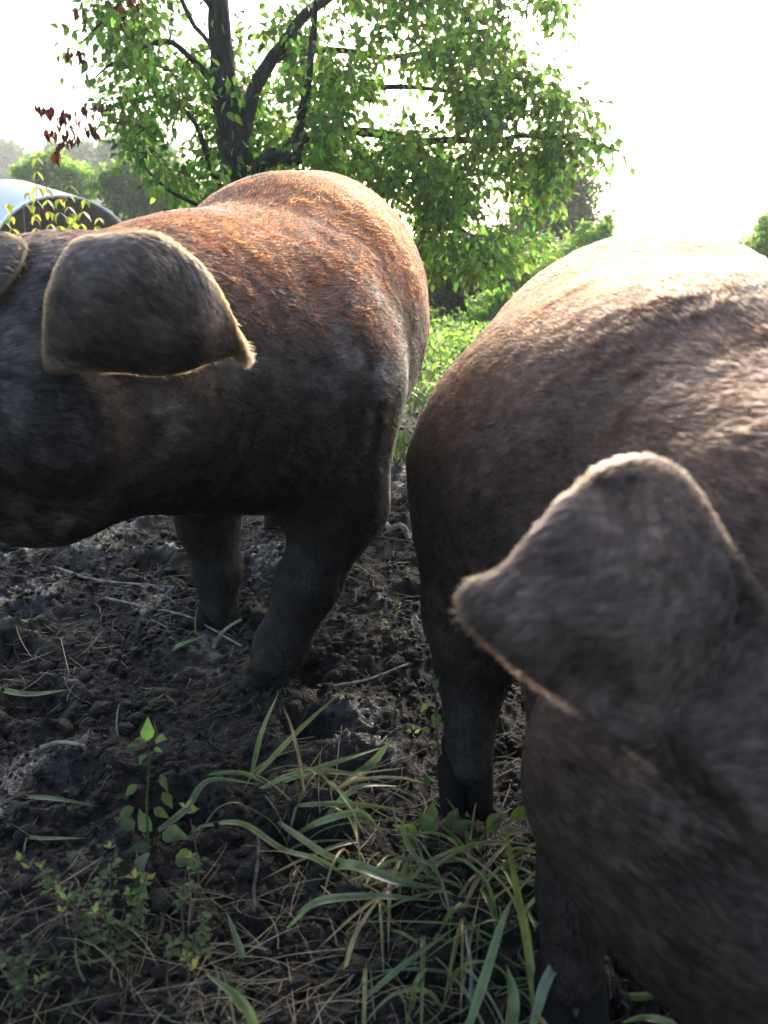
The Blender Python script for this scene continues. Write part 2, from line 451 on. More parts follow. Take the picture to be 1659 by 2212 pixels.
m_mud, N, L, b = mat_new('mud')
geo = N.new('ShaderNodeNewGeometry')
n1 = N.new('ShaderNodeTexNoise'); n1.inputs['Scale'].default_value = 3.2; n1.inputs['Detail'].default_value = 5
n2 = N.new('ShaderNodeTexNoise'); n2.inputs['Scale'].default_value = 220; n2.inputs['Detail'].default_value = 5
n3 = N.new('ShaderNodeTexNoise'); n3.inputs['Scale'].default_value = 45; n3.inputs['Detail'].default_value = 6
for n in (n1, n2, n3): L.new(geo.outputs['Position'], n.inputs['Vector'])
cr = N.new('ShaderNodeValToRGB'); e = cr.color_ramp.elements
e[0].position = .38; e[0].color = (.004, .0036, .0035, 1); e[1].position = .68; e[1].color = (.036, .028, .023, 1)
L.new(n3.outputs[0], cr.inputs[0])
sep = N.new('ShaderNodeSeparateXYZ'); L.new(geo.outputs['Position'], sep.inputs[0])
mr = N.new('ShaderNodeMapRange'); mr.inputs[1].default_value = 3.6; mr.inputs[2].default_value = 5.6
ad = N.new('ShaderNodeMath'); ad.operation = 'MULTIPLY_ADD'; ad.inputs[1].default_value = 1.6
L.new(n1.outputs[0], ad.inputs[0]); L.new(sep.outputs[1], ad.inputs[2]); L.new(ad.outputs[0], mr.inputs[0])
gr = N.new('ShaderNodeValToRGB'); e = gr.color_ramp.elements
e[0].color = (.018, .022, .008, 1); e[1].color = (.055, .085, .022, 1); L.new(n3.outputs[0], gr.inputs[0])
mx = N.new('ShaderNodeMix'); mx.data_type = 'RGBA'
L.new(mr.outputs[0], mx.inputs[0]); L.new(cr.outputs[0], mx.inputs[6]); L.new(gr.outputs[0], mx.inputs[7])
L.new(mx.outputs[2], b.inputs['Base Color'])
rr_ = N.new('ShaderNodeMapRange'); rr_.inputs[1].default_value = .40; rr_.inputs[2].default_value = .62; rr_.inputs[3].default_value = .25; rr_.inputs[4].default_value = .6
L.new(n1.outputs[0], rr_.inputs[0])
mg = N.new('ShaderNodeMath'); mg.operation = 'MAXIMUM'; L.new(rr_.outputs[0], mg.inputs[0]); L.new(mr.outputs[0], mg.inputs[1])
wa = N.new('ShaderNodeAttribute'); wa.attribute_name = 'wet'
wr_ = N.new('ShaderNodeMapRange'); wr_.inputs[3].default_value = .62; wr_.inputs[4].default_value = .2; L.new(wa.outputs['Fac'], wr_.inputs[0]); L.new(wr_.outputs[0], b.inputs['Roughness'])
ws_ = N.new('ShaderNodeMapRange'); ws_.inputs[3].default_value = .22; ws_.inputs[4].default_value = .9; L.new(wa.outputs['Fac'], ws_.inputs[0]); L.new(ws_.outputs[0], b.inputs['Specular IOR Level'])
bp = N.new('ShaderNodeBump'); bp.inputs['Strength'].default_value = 1; bp.inputs['Distance'].default_value = .012
L.new(n2.outputs[0], bp.inputs['Height']); L.new(bp.outputs[0], b.inputs['Normal'])
pv_ = Vg[:, :2]; wetm = np.zeros(len(Vg))
for (wu, wv, wr) in ((190, 1175, .11), (150, 1190, .08), (230, 1200, .06), (30, 1320, .10), (60, 1290, .07), (330, 1310, .05), (470, 1390, .06), (600, 1210, .07), (870, 1340, .06), (60, 1690, .06), (790, 1620, .05), (840, 1000, .2), (20, 1190, .08)):
    c = PG(wu, wv); wetm = np.maximum(wetm, np.exp(-((pv_ - c[:2]) ** 2 * [1, .5]).sum(1) / wr ** 2))
wetm = sstep(.35, .65, wetm + .45 * fbm(pv_ * 14, 4, 91) + .35 * vnoise(pv_ * 70, 93)) * (wetm > .03) + .8 * sstep(.35, .5, fbm(pv_ * 5, 4, 92))
ground = tag(link('ground', mesh_np('ground', Vg, Fg, m_mud, attrs={'wet': np.clip(wetm, 0, 1)})), 'black churned wet mud that turns to green turf further back', kind='structure')

# crumbs of mud, thrown up by the hooves
def crumbs(n, seed, name, label, smin_, smax_):
    r = np.random.default_rng(seed); y = .42 + 4.0 * r.random(n) ** 1.9; x = r.uniform(-1, 1, n) * (.55 * y + .2)
    m = fbm(np.stack([x, y], -1) * 4, 3, 51) > -.22 + r.normal(0, .15, n); x, y = x[m], y[m]; n = len(x)
    t = (1 + 5 ** .5) / 2
    I = unit(np.array([[-1, t, 0], [1, t, 0], [-1, -t, 0], [1, -t, 0], [0, -1, t], [0, 1, t], [0, -1, -t], [0, 1, -t], [t, 0, -1], [t, 0, 1], [-t, 0, -1], [-t, 0, 1]], float))
    If = np.array([[0,11,5],[0,5,1],[0,1,7],[0,7,10],[0,10,11],[1,5,9],[5,11,4],[11,10,2],[10,7,6],[7,1,8],[3,9,4],[3,4,2],[3,2,6],[3,6,8],[3,8,9],[4,9,5],[2,4,11],[6,2,10],[8,6,7],[9,8,1]])
    s = smin_ + (smax_ - smin_) * r.random(n) ** 3 * np.clip(.5 + .5 * y, .6, 1.6)
    sc_ = s[:, None] * np.stack([r.uniform(.6, 1.4, n), r.uniform(.6, 1.4, n), r.uniform(.4, .9, n)], 1)
    V = I[None] * (1 + r.normal(0, .22, (n, 12, 1))) * sc_[:, None]
    a = r.uniform(0, 6.28, n); ca, sa = np.cos(a)[:, None], np.sin(a)[:, None]
    V = np.stack([V[..., 0] * ca - V[..., 1] * sa, V[..., 0] * sa + V[..., 1] * ca, V[..., 2]], -1)
    V = V + np.stack([x, y, ground_h(x, y) + s * .25], -1)[:, None]
    F = (If[None] + (np.arange(n) * 12)[:, None, None]).reshape(-1, 3)
    tag(link(name, mesh_np(name, V.reshape(-1, 3), F, m_mud)), label, 'mud', kind='stuff')
crumbs(34000, 61, 'mud_crumbs', 'small wet crumbs of churned mud', .0016, .009)
crumbs(900, 62, 'mud_clods', 'larger lumps of churned mud', .008, .022)

# ------------------------------------------------------------------ leaf, bark, grass materials (colour from the point attribute 'col')
def leaf_material(name, tint=(1, 1, 1), rough=.42, trans=.45, vein=True, bright=1.0):
    m, N, L, b = mat_new(name)
    at = N.new('ShaderNodeAttribute'); at.attribute_name = 'col'
    geo = N.new('ShaderNodeNewGeometry')
    nz = N.new('ShaderNodeTexNoise'); nz.inputs['Scale'].default_value = 70; nz.inputs['Detail'].default_value = 3
    L.new(geo.outputs['Position'], nz.inputs['Vector'])
    mr = N.new('ShaderNodeMapRange'); mr.inputs[1].default_value = .3; mr.inputs[2].default_value = .7; mr.inputs[3].default_value = .72; mr.inputs[4].default_value = 1.2
    L.new(nz.outputs[0], mr.inputs[0])
    mu = N.new('ShaderNodeVectorMath'); mu.operation = 'SCALE'
    L.new(at.outputs['Color'], mu.inputs[0]); L.new(mr.outputs[0], mu.inputs['Scale'])
    L.new(mu.outputs[0], b.inputs['Base Color']); b.inputs['Roughness'].default_value = rough
    tr = N.new('ShaderNodeBsdfTranslucent')
    tc = N.new('ShaderNodeVectorMath'); tc.operation = 'MULTIPLY'; tc.inputs[1].default_value = tuple(bright * t for t in tint)
    L.new(mu.outputs[0], tc.inputs[0]); L.new(tc.outputs[0], tr.inputs['Color'])
    ms = N.new('ShaderNodeMixShader'); ms.inputs[0].default_value = trans
    L.new(b.outputs[0], ms.inputs[1]); L.new(tr.outputs[0], ms.inputs[2])
    L.new(ms.outputs[0], N['Material Output'].inputs['Surface'])
    return m
m_leaf = leaf_material('pear_leaf', (6.6, 6.8, 2.8), trans=.6)
m_bush = leaf_material('bush_leaf', (4.6, 4.6, 2.2), .5, .55)
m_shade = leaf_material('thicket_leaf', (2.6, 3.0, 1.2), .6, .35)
m_dead = leaf_material('dead_leaf', (2.2, 1.0, .6), .7, .35)
m_grass = leaf_material('grass_blade', (1.8, 1.9, .8), .33, .35)
m_straw = leaf_material('straw', (1.0, .9, .7), .6, .15)
def bark_material(name, c0, c1):
    m, N, L, b = mat_new(name)
    geo = N.new('ShaderNodeNewGeometry'); mp = N.new('ShaderNodeMapping'); mp.inputs['Scale'].default_value = (1, 1, .25)
    nz = N.new('ShaderNodeTexNoise'); nz.inputs['Scale'].default_value = 55; nz.inputs['Detail'].default_value = 8
    L.new(geo.outputs['Position'], mp.inputs[0]); L.new(mp.outputs[0], nz.inputs['Vector'])
    cr = N.new('ShaderNodeValToRGB'); e = cr.color_ramp.elements; e[0].position = .38; e[1].position = .66
    e[0].color = (*c0, 1); e[1].color = (*c1, 1)
    L.new(nz.outputs[0], cr.inputs[0]); L.new(cr.outputs[0], b.inputs['Base Color']); b.inputs['Roughness'].default_value = .85
    bp = N.new('ShaderNodeBump'); bp.inputs['Strength'].default_value = .8; bp.inputs['Distance'].default_value = .012
    L.new(nz.outputs[0], bp.inputs['Height']); L.new(bp.outputs[0], b.inputs['Normal'])
    return m
m_bark = bark_material('bark', (.008, .007, .006), (.045, .038, .033))
m_stick = bark_material('stick_bark', (.10, .085, .07), (.30, .26, .22))

# ------------------------------------------------------------------ tubes, leaves, strips
def tube(pts, rad, sides=7, wob=0.0, seed=0):
    pts = np.asarray(pts, float); rad = np.asarray(rad, float) * np.ones(len(pts))
    t = unit(np.gradient(pts, axis=0))
    ref = np.array([0.3, 1, .1]) if abs(t[0, 2]) > .6 else np.array([0, 0, 1.0])
    a = unit(np.cross(t, ref)); bb = np.cross(t, a)
    th = np.arange(sides) * 2 * math.pi / sides
    ring = np.cos(th)[None, :, None] * a[:, None] + np.sin(th)[None, :, None] * bb[:, None]
    rr = rad[:, None, None]
    if wob: rr = rr * (1 + wob * vnoise((pts[:, None] + ring * .3) * 9, seed)[..., None])
    V = (pts[:, None] + ring * rr).reshape(-1, 3); n = len(pts)
    i = (np.arange(n - 1)[:, None] * sides + np.arange(sides)).ravel(); j = (np.arange(n - 1)[:, None] * sides + (np.arange(sides) + 1) % sides).ravel()
    return V, np.stack([i, j, j + sides, i + sides], 1)
def smooth_line(pts, per=6):
    p = np.asarray(pts, float); p = np.concatenate([[2 * p[0] - p[1]], p, [2 * p[-1] - p[-2]]]); out = []
    for i in range(1, len(p) - 2):
        t = (np.arange(per) / per)[:, None]
        out.append(.5 * ((2*p[i]) + (-p[i-1]+p[i+1])*t + (2*p[i-1]-5*p[i]+4*p[i+1]-p[i+2])*t*t + (-p[i-1]+3*p[i]-3*p[i+1]+p[i+2])*t**3))
    return np.concatenate(out + [p[-2:-1]])
class Acc:
    def __init__(s): s.V, s.F, s.C, s.n = [], [], [], 0
    def add(s, V, F, C=None):
        s.V.append(V); s.F.append(np.asarray(F) + s.n); s.n += len(V)
        if C is not None: s.C.append(np.broadcast_to(np.asarray(C, float), (len(V), 3)))
    def mesh(s, name, mat, smooth=True, origin=None):
        V = np.concatenate(s.V); by = {}
        for f in s.F: by.setdefault(f.shape[1], []).append(f)
        return mesh_np(name, V, [np.concatenate(v) for v in by.values()], mat, smooth, {'col': np.concatenate(s.C)} if s.C else None, origin)
# leaf templates: (x across, y along, z up); length 1
def leaf_tpl(kind):
    if kind == 'pear':   # oval, pointed, folded on the midrib, tip bent down
        V = np.array([[0, 0, 0], [-.23, .2, .05], [0, .25, 0], [.23, .2, .05], [-.30, .42, .07], [0, .52, -.01], [.30, .42, .07], [-.13, .78, .0], [0, .78, -.06], [.13, .78, .0], [0, 1.05, -.16]])
        F = np.array([[0, 2, 1, 1], [0, 3, 2, 2], [1, 2, 5, 4], [2, 3, 6, 5], [4, 5, 8, 7], [5, 6, 9, 8], [7, 8, 10, 10], [8, 9, 10, 10]])
    else:                # small: two bent halves
        V = np.array([[0, 0, 0], [-.3, .45, .06], [0, .5, -.02], [.3, .45, .06], [0, 1, -.1]])
        F = np.array([[0, 2, 1, 1], [0, 3, 2, 2], [1, 2, 4, 4], [2, 3, 4, 4]])
    return V, F
def scatter_leaves(pos, along, up, size, col, kind='small', seed=0, colvar=.25):
    """one mesh of leaves: pos (n,3), along (n,3) leaf axis, up (n,3)"""
    r = np.random.default_rng(seed); T, F = leaf_tpl(kind); n = len(pos)
    y = unit(along); x = unit(np.cross(y, up)); z = np.cross(x, y)
    size = np.asarray(size) * np.ones(n)
    curl = r.normal(1, .5, n)[:, None]; wd = r.uniform(.8, 1.2, n)[:, None]
    V = pos[:, None] + size[:, None, None] * (x[:, None] * (T[:, 0] * wd)[..., None] + y[:, None] * T[:, 1][None, :, None] + z[:, None] * (T[:, 2] * curl)[..., None])
    Fa = (F[None] + (np.arange(n) * len(T))[:, None, None]).reshape(-1, 4)
    C = np.asarray(col) * np.ones((n, 3)) * np.exp(r.normal(0, colvar, (n, 1)))
    C = C * np.exp(r.normal(0, colvar * .3, (n, 3)))
    C = np.repeat(np.clip(C, 0, .9), len(T), 0)
    tri = Fa[:, 2] == Fa[:, 3]
    return V.reshape(-1, 3), [Fa[tri][:, :3], Fa[~tri]], C
def rand_dirs(n, r): return unit(r.normal(size=(n, 3)))
# ------------------------------------------------------------------ the pear tree behind the pigs
TY = 4.8
r = np.random.default_rng(11)
def px3(pts): return np.array([P(u, v, y) for u, v, y in pts])
limbs = [  # (polyline of (u, v, distance), start radius, end radius)
    ('trunk', [(505, 850, 4.8), (515, 640, 4.8), (518, 430, 4.8), (514, 365, 4.8), (506, 315, 4.8), (490, 235, 4.78), (478, 130, 4.75), (473, 40, 4.72), (466, -90, 4.7), (455, -330, 4.65), (500, -700, 4.7)], .105, .034),
    ('branch', [(512, 335, 4.8), (535, 262, 4.85), (546, 200, 4.9), (585, 125, 4.95), (640, 62, 5.0), (700, 0, 5.05), (770, -90, 5.1), (840, -250, 5.2), (900, -650, 5.1)], .050, .016),
    ('branch', [(520, 400, 4.8), (560, 360, 4.72), (610, 335, 4.6), (645, 345, 4.55), (655, 270, 4.55), (668, 200, 4.55), (678, 110, 4.55), (686, 10, 4.55), (690, -140, 4.5)], .042, .012),
    ('branch', [(525, 395, 4.8), (600, 330, 4.9), (720, 285, 4.9), (880, 300, 4.8), (1020, 306, 4.75), (1130, 296, 4.7), (1250, 303, 4.65), (1345, 322, 4.6)], .036, .004),
    ('branch', [(490, 235, 4.78), (440, 150, 4.6), (380, 95, 4.5), (320, 100, 4.45), (250, 132, 4.4), (205, 170, 4.4)], .020, .004),
    ('branch', [(515, 430, 4.8), (470, 395, 4.6), (440, 315, 4.5), (400, 240, 4.45), (330, 205, 4.4), (255, 225, 4.35)], .022, .004),
    ('branch', [(585, 125, 4.95), (700, 110, 5.0), (850, 120, 5.0), (1000, 120, 5.0), (1130, 165, 4.95), (1265, 245, 4.9)], .022, .004),
    ('branch', [(720, 285, 4.9), (820, 370, 4.7), (920, 440, 4.55), (1040, 530, 4.5), (1090, 570, 4.45)], .018, .004),
    ('branch', [(600, 330, 4.9), (690, 240, 5.2), (820, 190, 5.3), (980, 200, 5.3), (1120, 240, 5.2), (1200, 290, 5.1)], .024, .004),
    ('branch', [(700, 0, 5.05), (850, -30, 5.0), (980, 20, 4.95), (1060, 60, 4.9), (1110, 90, 4.9)], .018, .004),
    ('branch', [(850, -30, 5.0), (1000, -110, 4.9), (1120, -60, 4.8), (1200, 25, 4.75)], .014, .003),
    ('branch', [(473, 40, 4.72), (400, -40, 4.6), (310, -30, 4.5), (240, 20, 4.5), (175, 90, 4.5)], .018, .004),
    ('branch', [(515, 430, 4.8), (480, 480, 4.5), (420, 440, 4.2), (350, 400, 4.1), (300, 350, 4.1)], .016, .004),
    ('branch', [(466, -90, 4.7), (560, -200, 4.6), (700, -260, 4.5), (860, -230, 4.5), (1000, -190, 4.5)], .018, .005),
    ('branch', [(478, 130, 4.75), (360, -40, 5.2), (260, -150, 5.3), (180, -200, 5.3)], .016, .004),
]
base = PG(505, 838, 0); base[1] = 4.8; base[0] = P(505, 850, 4.8)[0]
tree = empty('pear_tree', (base[0], 4.8, 0), 'leafy pear tree with dark forked trunk rising behind the left pig', 'tree')
O = np.array(tree.location)
skel = []; skel_r = []
for nm, pl, r0, r1 in limbs:
    w = smooth_line(px3(pl), 7)
    if nm == 'trunk': w[0, 2] = -.05
    w = w + np.stack([vnoise(w * 5, 1), vnoise(w * 5, 2), vnoise(w * 5, 3)], -1) * .018
    rad = np.linspace(r0, r1, len(w)) ** 1.0
    V, F = tube(w, rad, 10 if nm == 'trunk' else 7, .22)
    link(nm, mesh_np(nm, V, F, m_bark, origin=O), tree)
    skel.append(w); skel_r.append(rad)
SK = np.concatenate(skel); SR = np.concatenate(skel_r)

crown = np.array([(900, -950), (1150, -800), (1230, -420), (1230, -200), (1130, -120), (1225, -20), (1218, 55), (1190, 60), (1160, -10), (1100, 0), (1120, 50), (1090, 90), (1130, 130), (1190, 190), (1280, 245), (1265, 262), (1190, 250), (1240, 285), (1360, 322), (1340, 335), (1230, 330), (1235, 375), (1170, 400), (1185, 450), (1170, 500), (1160, 560), (1090, 575), (1060, 605), (960, 590), (900, 560),
                  (870, 470), (800, 420), (700, 400), (540, 450), (430, 440), (350, 415), (310, 365), (270, 300), (235, 250), (185, 205), (190, 150), (140, 120), (170, 60), (200, 0), (230, -100), (130, -180), (130, -420), (300, -820), (500, -950)], float)
def in_poly(Q, B):
    x, y = Q[:, 0, None], Q[:, 1, None]; a = B; b = np.roll(B, -1, 0)
    return (((a[:, 1] > y) != (b[:, 1] > y)) & (x < (b[:, 0]-a[:, 0]) * (y-a[:, 1]) / (b[:, 1]-a[:, 1] + 1e-9) + a[:, 0])).sum(1) % 2 == 1
Q = np.stack([r.uniform(120, 1370, 7900), r.uniform(-950, 620, 7900)], -1)
Q = Q[in_poly(Q, crown)]
hol = fbm(Q / 95.0, 2, 77)
keep = hol > -.22
for hx, hy, hr in ((565, 130, 55), (760, 85, 55), (735, 30, 30), (430, 60, 40), (600, 215, 40), (1130, 20, 40), (420, 280, 25), (890, 60, 30)):
    keep &= np.hypot(Q[:, 0] - hx, Q[:, 1] - hy) > hr * r.uniform(.7, 1.2, len(Q))
Q = Q[keep]
# lower, outer and right-hand parts are denser
dens = np.where(Q[:, 1] < -80, .13, np.where(Q[:, 1] < 60, .55, np.where(Q[:, 0] > 640, 1.0, .8)))
Q = Q[r.random(len(Q)) < dens]
Yq = TY + r.uniform(-.8, .8, len(Q)) * np.where(np.abs(Q[:, 0] - 650) < 420, 1, .4) - .1
Yq = np.where((Q[:, 0] > 400) & (Q[:, 0] < 620) & (Q[:, 1] < 400) & (r.random(len(Q)) < .75), TY + .25 + np.abs(Yq - TY), Yq)
# drooping sprays at the right side of the crown
sx_ = np.array([(1215, 322), (1250, 318), (1285, 320), (1320, 326), (1350, 334), (1180, 215), (1225, 240), (1262, 255), (1140, 170), (1195, 35), (1212, 55), (1180, 12), (1150, 350), (1185, 385), (1200, 430), (1160, 470), (1140, 520), (1120, 560), (1070, 590), (1020, 600), (960, 592), (1100, 500), (1165, 430), (930, 575), (1000, 560), (1050, 540)] * 2, float)
Q = np.concatenate([Q, sx_ + r.normal(0, 6, sx_.shape)]); Yq = np.concatenate([Yq, 4.6 + r.normal(0, .12, len(sx_))])
ends = P(Q[:, 0], Q[:, 1], Yq)
order = np.argsort(((ends[:, None] - SK[None, ::3]) ** 2).sum(-1).min(1))
tw = Acc(); lp, la, lu, ls = [], [], [], []
SKl = [SK]; SRl = [SR]
for i in order:
    S = np.concatenate(SKl); Rr = np.concatenate(SRl)
    e_ = ends[i]; d = np.linalg.norm(S - e_, axis=1) + np.maximum(S[:, 2] - e_[2] - .1, 0) * .2
    k = d.argmin(); s0 = S[k]; L_ = np.linalg.norm(e_ - s0)
    if L_ < .06: continue
    mid = (s0 + e_) / 2 + np.array([0, 0, .14 * L_]) + r.normal(0, .07 * L_, 3)
    m2 = (mid + e_) / 2 + np.array([0, 0, .05 * L_])
    w = smooth_line([s0, mid, m2, e_], 3)
    ra = min(Rr[k] * .7, .0035 + .006 * L_)
    V, F = tube(w, np.linspace(ra, .0016, len(w)), 4); tw.add(V, F)
    SKl.append(w[2:]); SRl.append(np.linspace(ra, .0016, len(w))[2:])
    n = int(r.uniform(25, 44) * min(1.4, .55 + L_ * 1.6))
    t = r.uniform(.25, 1.02, n); fi = t * (len(w) - 1); i0 = np.clip(fi.astype(int), 0, len(w) - 2)
    pp = w[i0] + (fi - i0)[:, None] * (w[i0 + 1] - w[i0])
    dw = unit(w[-1] - w[0])
    # short spurs carry the leaves, which hang from their stalks
    sp = rand_dirs(n, r) * r.uniform(.01, .15, n)[:, None]
    pp = pp + sp
    lp.append(pp); la.append(unit(unit(sp) * .8 + dw * .35 + np.array([0, 0, -.9]) * r.uniform(.2, 1.4, (n, 1)) + r.normal(0, .3, (n, 3))))
    lu.append(rand_dirs(n, r) * .6 + np.array([0, -.25, .7])); ls.append(r.uniform(.030, .060, n))
link('twigs', tw.mesh('twigs', m_bark, origin=O), tree)['kind'] = 'stuff'
lp, la, lu, ls = map(np.concatenate, (lp, la, lu, ls))
# the fork stays in view: few leaves hang in front of the trunk
fk = np.concatenate([k_[:-4] for k_ in skel[:3]]); a_ = fk - CAM; fu = a_[:, 0] / (a_[:, 1] * CP - a_[:, 2] * SP); fv = (a_[:, 1] * SP + a_[:, 2] * CP) / (a_[:, 1] * CP - a_[:, 2] * SP)
a_ = lp - CAM; lu_ = a_[:, 0] / (a_[:, 1] * CP - a_[:, 2] * SP); lv_ = (a_[:, 1] * SP + a_[:, 2] * CP) / (a_[:, 1] * CP - a_[:, 2] * SP)
dm = np.full(len(lp), 9.0)
for q in range(len(fk)): dm = np.minimum(dm, np.hypot(lu_ - fu[q], (lv_ - fv[q])) + np.where(lp[:, 1] < fk[q, 1] + .05, 0, 9))
kp = (dm > 28 / 1720) | (r.random(len(lp)) < .16)
lp, la, lu, ls = lp[kp], la[kp], lu[kp], ls[kp]
# the nearest, largest leaves are separate parts; the rest one mass
front = np.argsort(np.linalg.norm(lp - CAM, axis=1) / ls + np.where((lp[:, 2] < 2.05) & (lp[:, 2] > .6), 0, 1e3))
single, rest = front[:290], front[290:]
green = np.array([.030, .054, .018])
V, F, C = scatter_leaves(lp[rest], la[rest], lu[rest], ls[rest], green, 'pear', 5, .45)
o = link('foliage', mesh_np('foliage', V, F, m_leaf, attrs={'col': C}, origin=O), tree); o['kind'] = 'stuff'
lvar = []
for q in range(6):
    V, F, C = scatter_leaves(np.zeros((1, 3)), np.array([[0, 1., 0]]), np.array([[0, 0, 1.]]), 1.0, green, 'pear', 50 + q, .25)
    lvar.append(mesh_np('leaf', V, F, m_leaf, attrs={'col': C}))
def place_leaf(name, me, p, along, up, s, parent, O):
    y = unit(along); x = unit(np.cross(y, up)); z = np.cross(x, y)
    o = bpy.data.objects.new(name, me); sc.collection.objects.link(o); o.parent = parent
    M = Matrix(((x[0]*s, y[0]*s, z[0]*s, p[0]-O[0]), (x[1]*s, y[1]*s, z[1]*s, p[1]-O[1]), (x[2]*s, y[2]*s, z[2]*s, p[2]-O[2]), (0, 0, 0, 1)))
    o.matrix_local = M
    return o
for q, i in enumerate(single): place_leaf('leaf', lvar[q % 6], lp[i], la[i], lu[i], ls[i], tree, O)
# withered reddish leaves hanging on a broken spray at the left
dacc = Acc(); dvar = []
for q in range(4):
    V, F, C = scatter_leaves(np.zeros((1, 3)), np.array([[0, 1., 0]]), np.array([[0, 0, 1.]]), 1.0, [(.09, .018, .010), (.035, .010, .009), (.20, .05, .016), (.05, .014, .011)][q], 'pear', 70 + q, .1)
    V = V * np.array([.8, 1, 2.2]); dvar.append(mesh_np('dead_leaf', V, F, m_dead, attrs={'col': C}))
dead_tw = [[(205, 170, 4.4), (185, 205, 4.35), (150, 235, 4.3), (110, 238, 4.3), (75, 236, 4.3)], [(205, 170, 4.4), (230, 215, 4.3), (225, 235, 4.3)], [(185, 205, 4.35), (200, 250, 4.3), (195, 285, 4.3)],
           [(200, 250, 4.3), (150, 275, 4.3), (100, 285, 4.3)], [(150, 275, 4.3), (160, 300, 4.3), (130, 320, 4.3), (118, 338, 4.3)], [(205, 170, 4.4), (165, 130, 4.4), (155, 60, 4.4), (170, 20, 4.4)], [(310, -30, 4.5), (280, 0, 4.4), (262, 40, 4.4)]]
for pl in dead_tw:
    w = smooth_line(px3(pl), 4); V, F = tube(w, np.linspace(.0028, .0014, len(w)), 4); dacc.add(V, F)
link('dead_twigs', dacc.mesh('dead_twigs', m_bark, origin=O), tree)['kind'] = 'stuff'
for (u, v, n) in ((80, 242, 6), (95, 243, 4), (112, 247, 6), (128, 255, 4), (140, 258, 6), (155, 254, 5), (180, 243, 7), (208, 236, 6), (222, 238, 5), (232, 232, 4), (192, 275, 6), (200, 290, 7), (178, 268, 3), (100, 290, 5), (113, 295, 6), (128, 290, 3), (150, 285, 5), (142, 300, 3), (152, 312, 4), (165, 302, 5), (128, 318, 5), (120, 338, 6), (152, 118, 4), (172, 122, 4), (185, 138, 2), (182, 60, 3), (168, 30, 2), (178, 28, 2), (262, 20, 6), (280, 8, 7), (300, 12, 6), (262, 45, 4), (310, 30, 3), (290, 35, 3), (260, 240, 2), (283, 292, 2)):
    for j in range(n):
        p = P(u + r.normal(0, 4.5), v - 10 + r.normal(0, 4), 4.35 + r.normal(0, .05))
        place_leaf('dead_leaf', dvar[int(r.integers(4))], p, np.array([r.normal(0, .25), r.normal(0, .25), -1]), rand_dirs(1, r)[0], r.uniform(.036, .062), tree, O)
# hard green pears
m_pear, N, L, b = mat_new('pear_skin'); b.inputs['Base Color'].default_value = (.06, .085, .025, 1); b.inputs['Roughness'].default_value = .45
pr = np.array([(0, .5), (.12, .49), (.17, .35), (.22, .2), (.36, 0), (.42, -.2), (.36, -.42), (.18, -.54), (0, -.56)])
th = np.arange(12) * 2 * math.pi / 12
Vp = np.array([(x * math.cos(t), x * math.sin(t), z) for x, z in pr for t in th]); ip = (np.arange(8)[:, None] * 12 + np.arange(12)).ravel(); jp = (np.arange(8)[:, None] * 12 + (np.arange(12) + 1) % 12).ravel()
me_p = mesh_np('pear', Vp * .055, np.stack([ip, jp, jp + 12, ip + 12], 1)[:, ::-1], m_pear)
for u, v in ((1205, 312), (1090, 352), (1050, 370), (1128, 350), (1020, 335)):
    p = P(u, v, 4.6); o = link('pear', me_p, tree); o.location = [float(c) for c in (p - O)]

# ------------------------------------------------------------------ trees and shrubs behind
def crown_mesh(blobs, n, size, col, seed, mat, name='crown', O=(0, 0, 0), hang=.5, kind='small', colvar=.3, shell=.35):
    """leaves gathered in clumps inside several ellipsoids"""
    r = np.random.default_rng(seed); w = np.array([b_[1][0] * b_[1][1] * b_[1][2] for b_ in blobs]) ** .67; w /= w.sum()
    P_, A_, U_ = [], [], []
    for (c, rad), wi in zip(blobs, w):
        m = max(4, int(n * wi / 22))
        cd = rand_dirs(m, r); cr_ = r.uniform(shell, 1.0, m) ** .8
        cc = np.array(c) + cd * cr_[:, None] * np.array(rad) * (1 + .5 * vnoise(cd * 2.6 + seed, seed)[:, None])
        k = 22; cs_ = np.mean(rad) * .16
        pp = cc[:, None] + r.normal(0, 1, (m, k, 3)) * cs_ * np.array([1.2, 1.2, .6])
        P_.append(pp.reshape(-1, 3)); A_.append(np.repeat(cd, k, 0))
    p = np.concatenate(P_); a = unit(np.concatenate(A_) * .6 + rand_dirs(len(p), r) + np.array([0, 0, -hang])); u = rand_dirs(len(p), r) * .5 + np.array([0, 0, 1])
    V, F, C = scatter_leaves(p, a, u, r.uniform(.7, 1.3, len(p)) * size, col, kind, seed, colvar)
    return mesh_np(name, V, F, mat, attrs={'col': C}, origin=O)
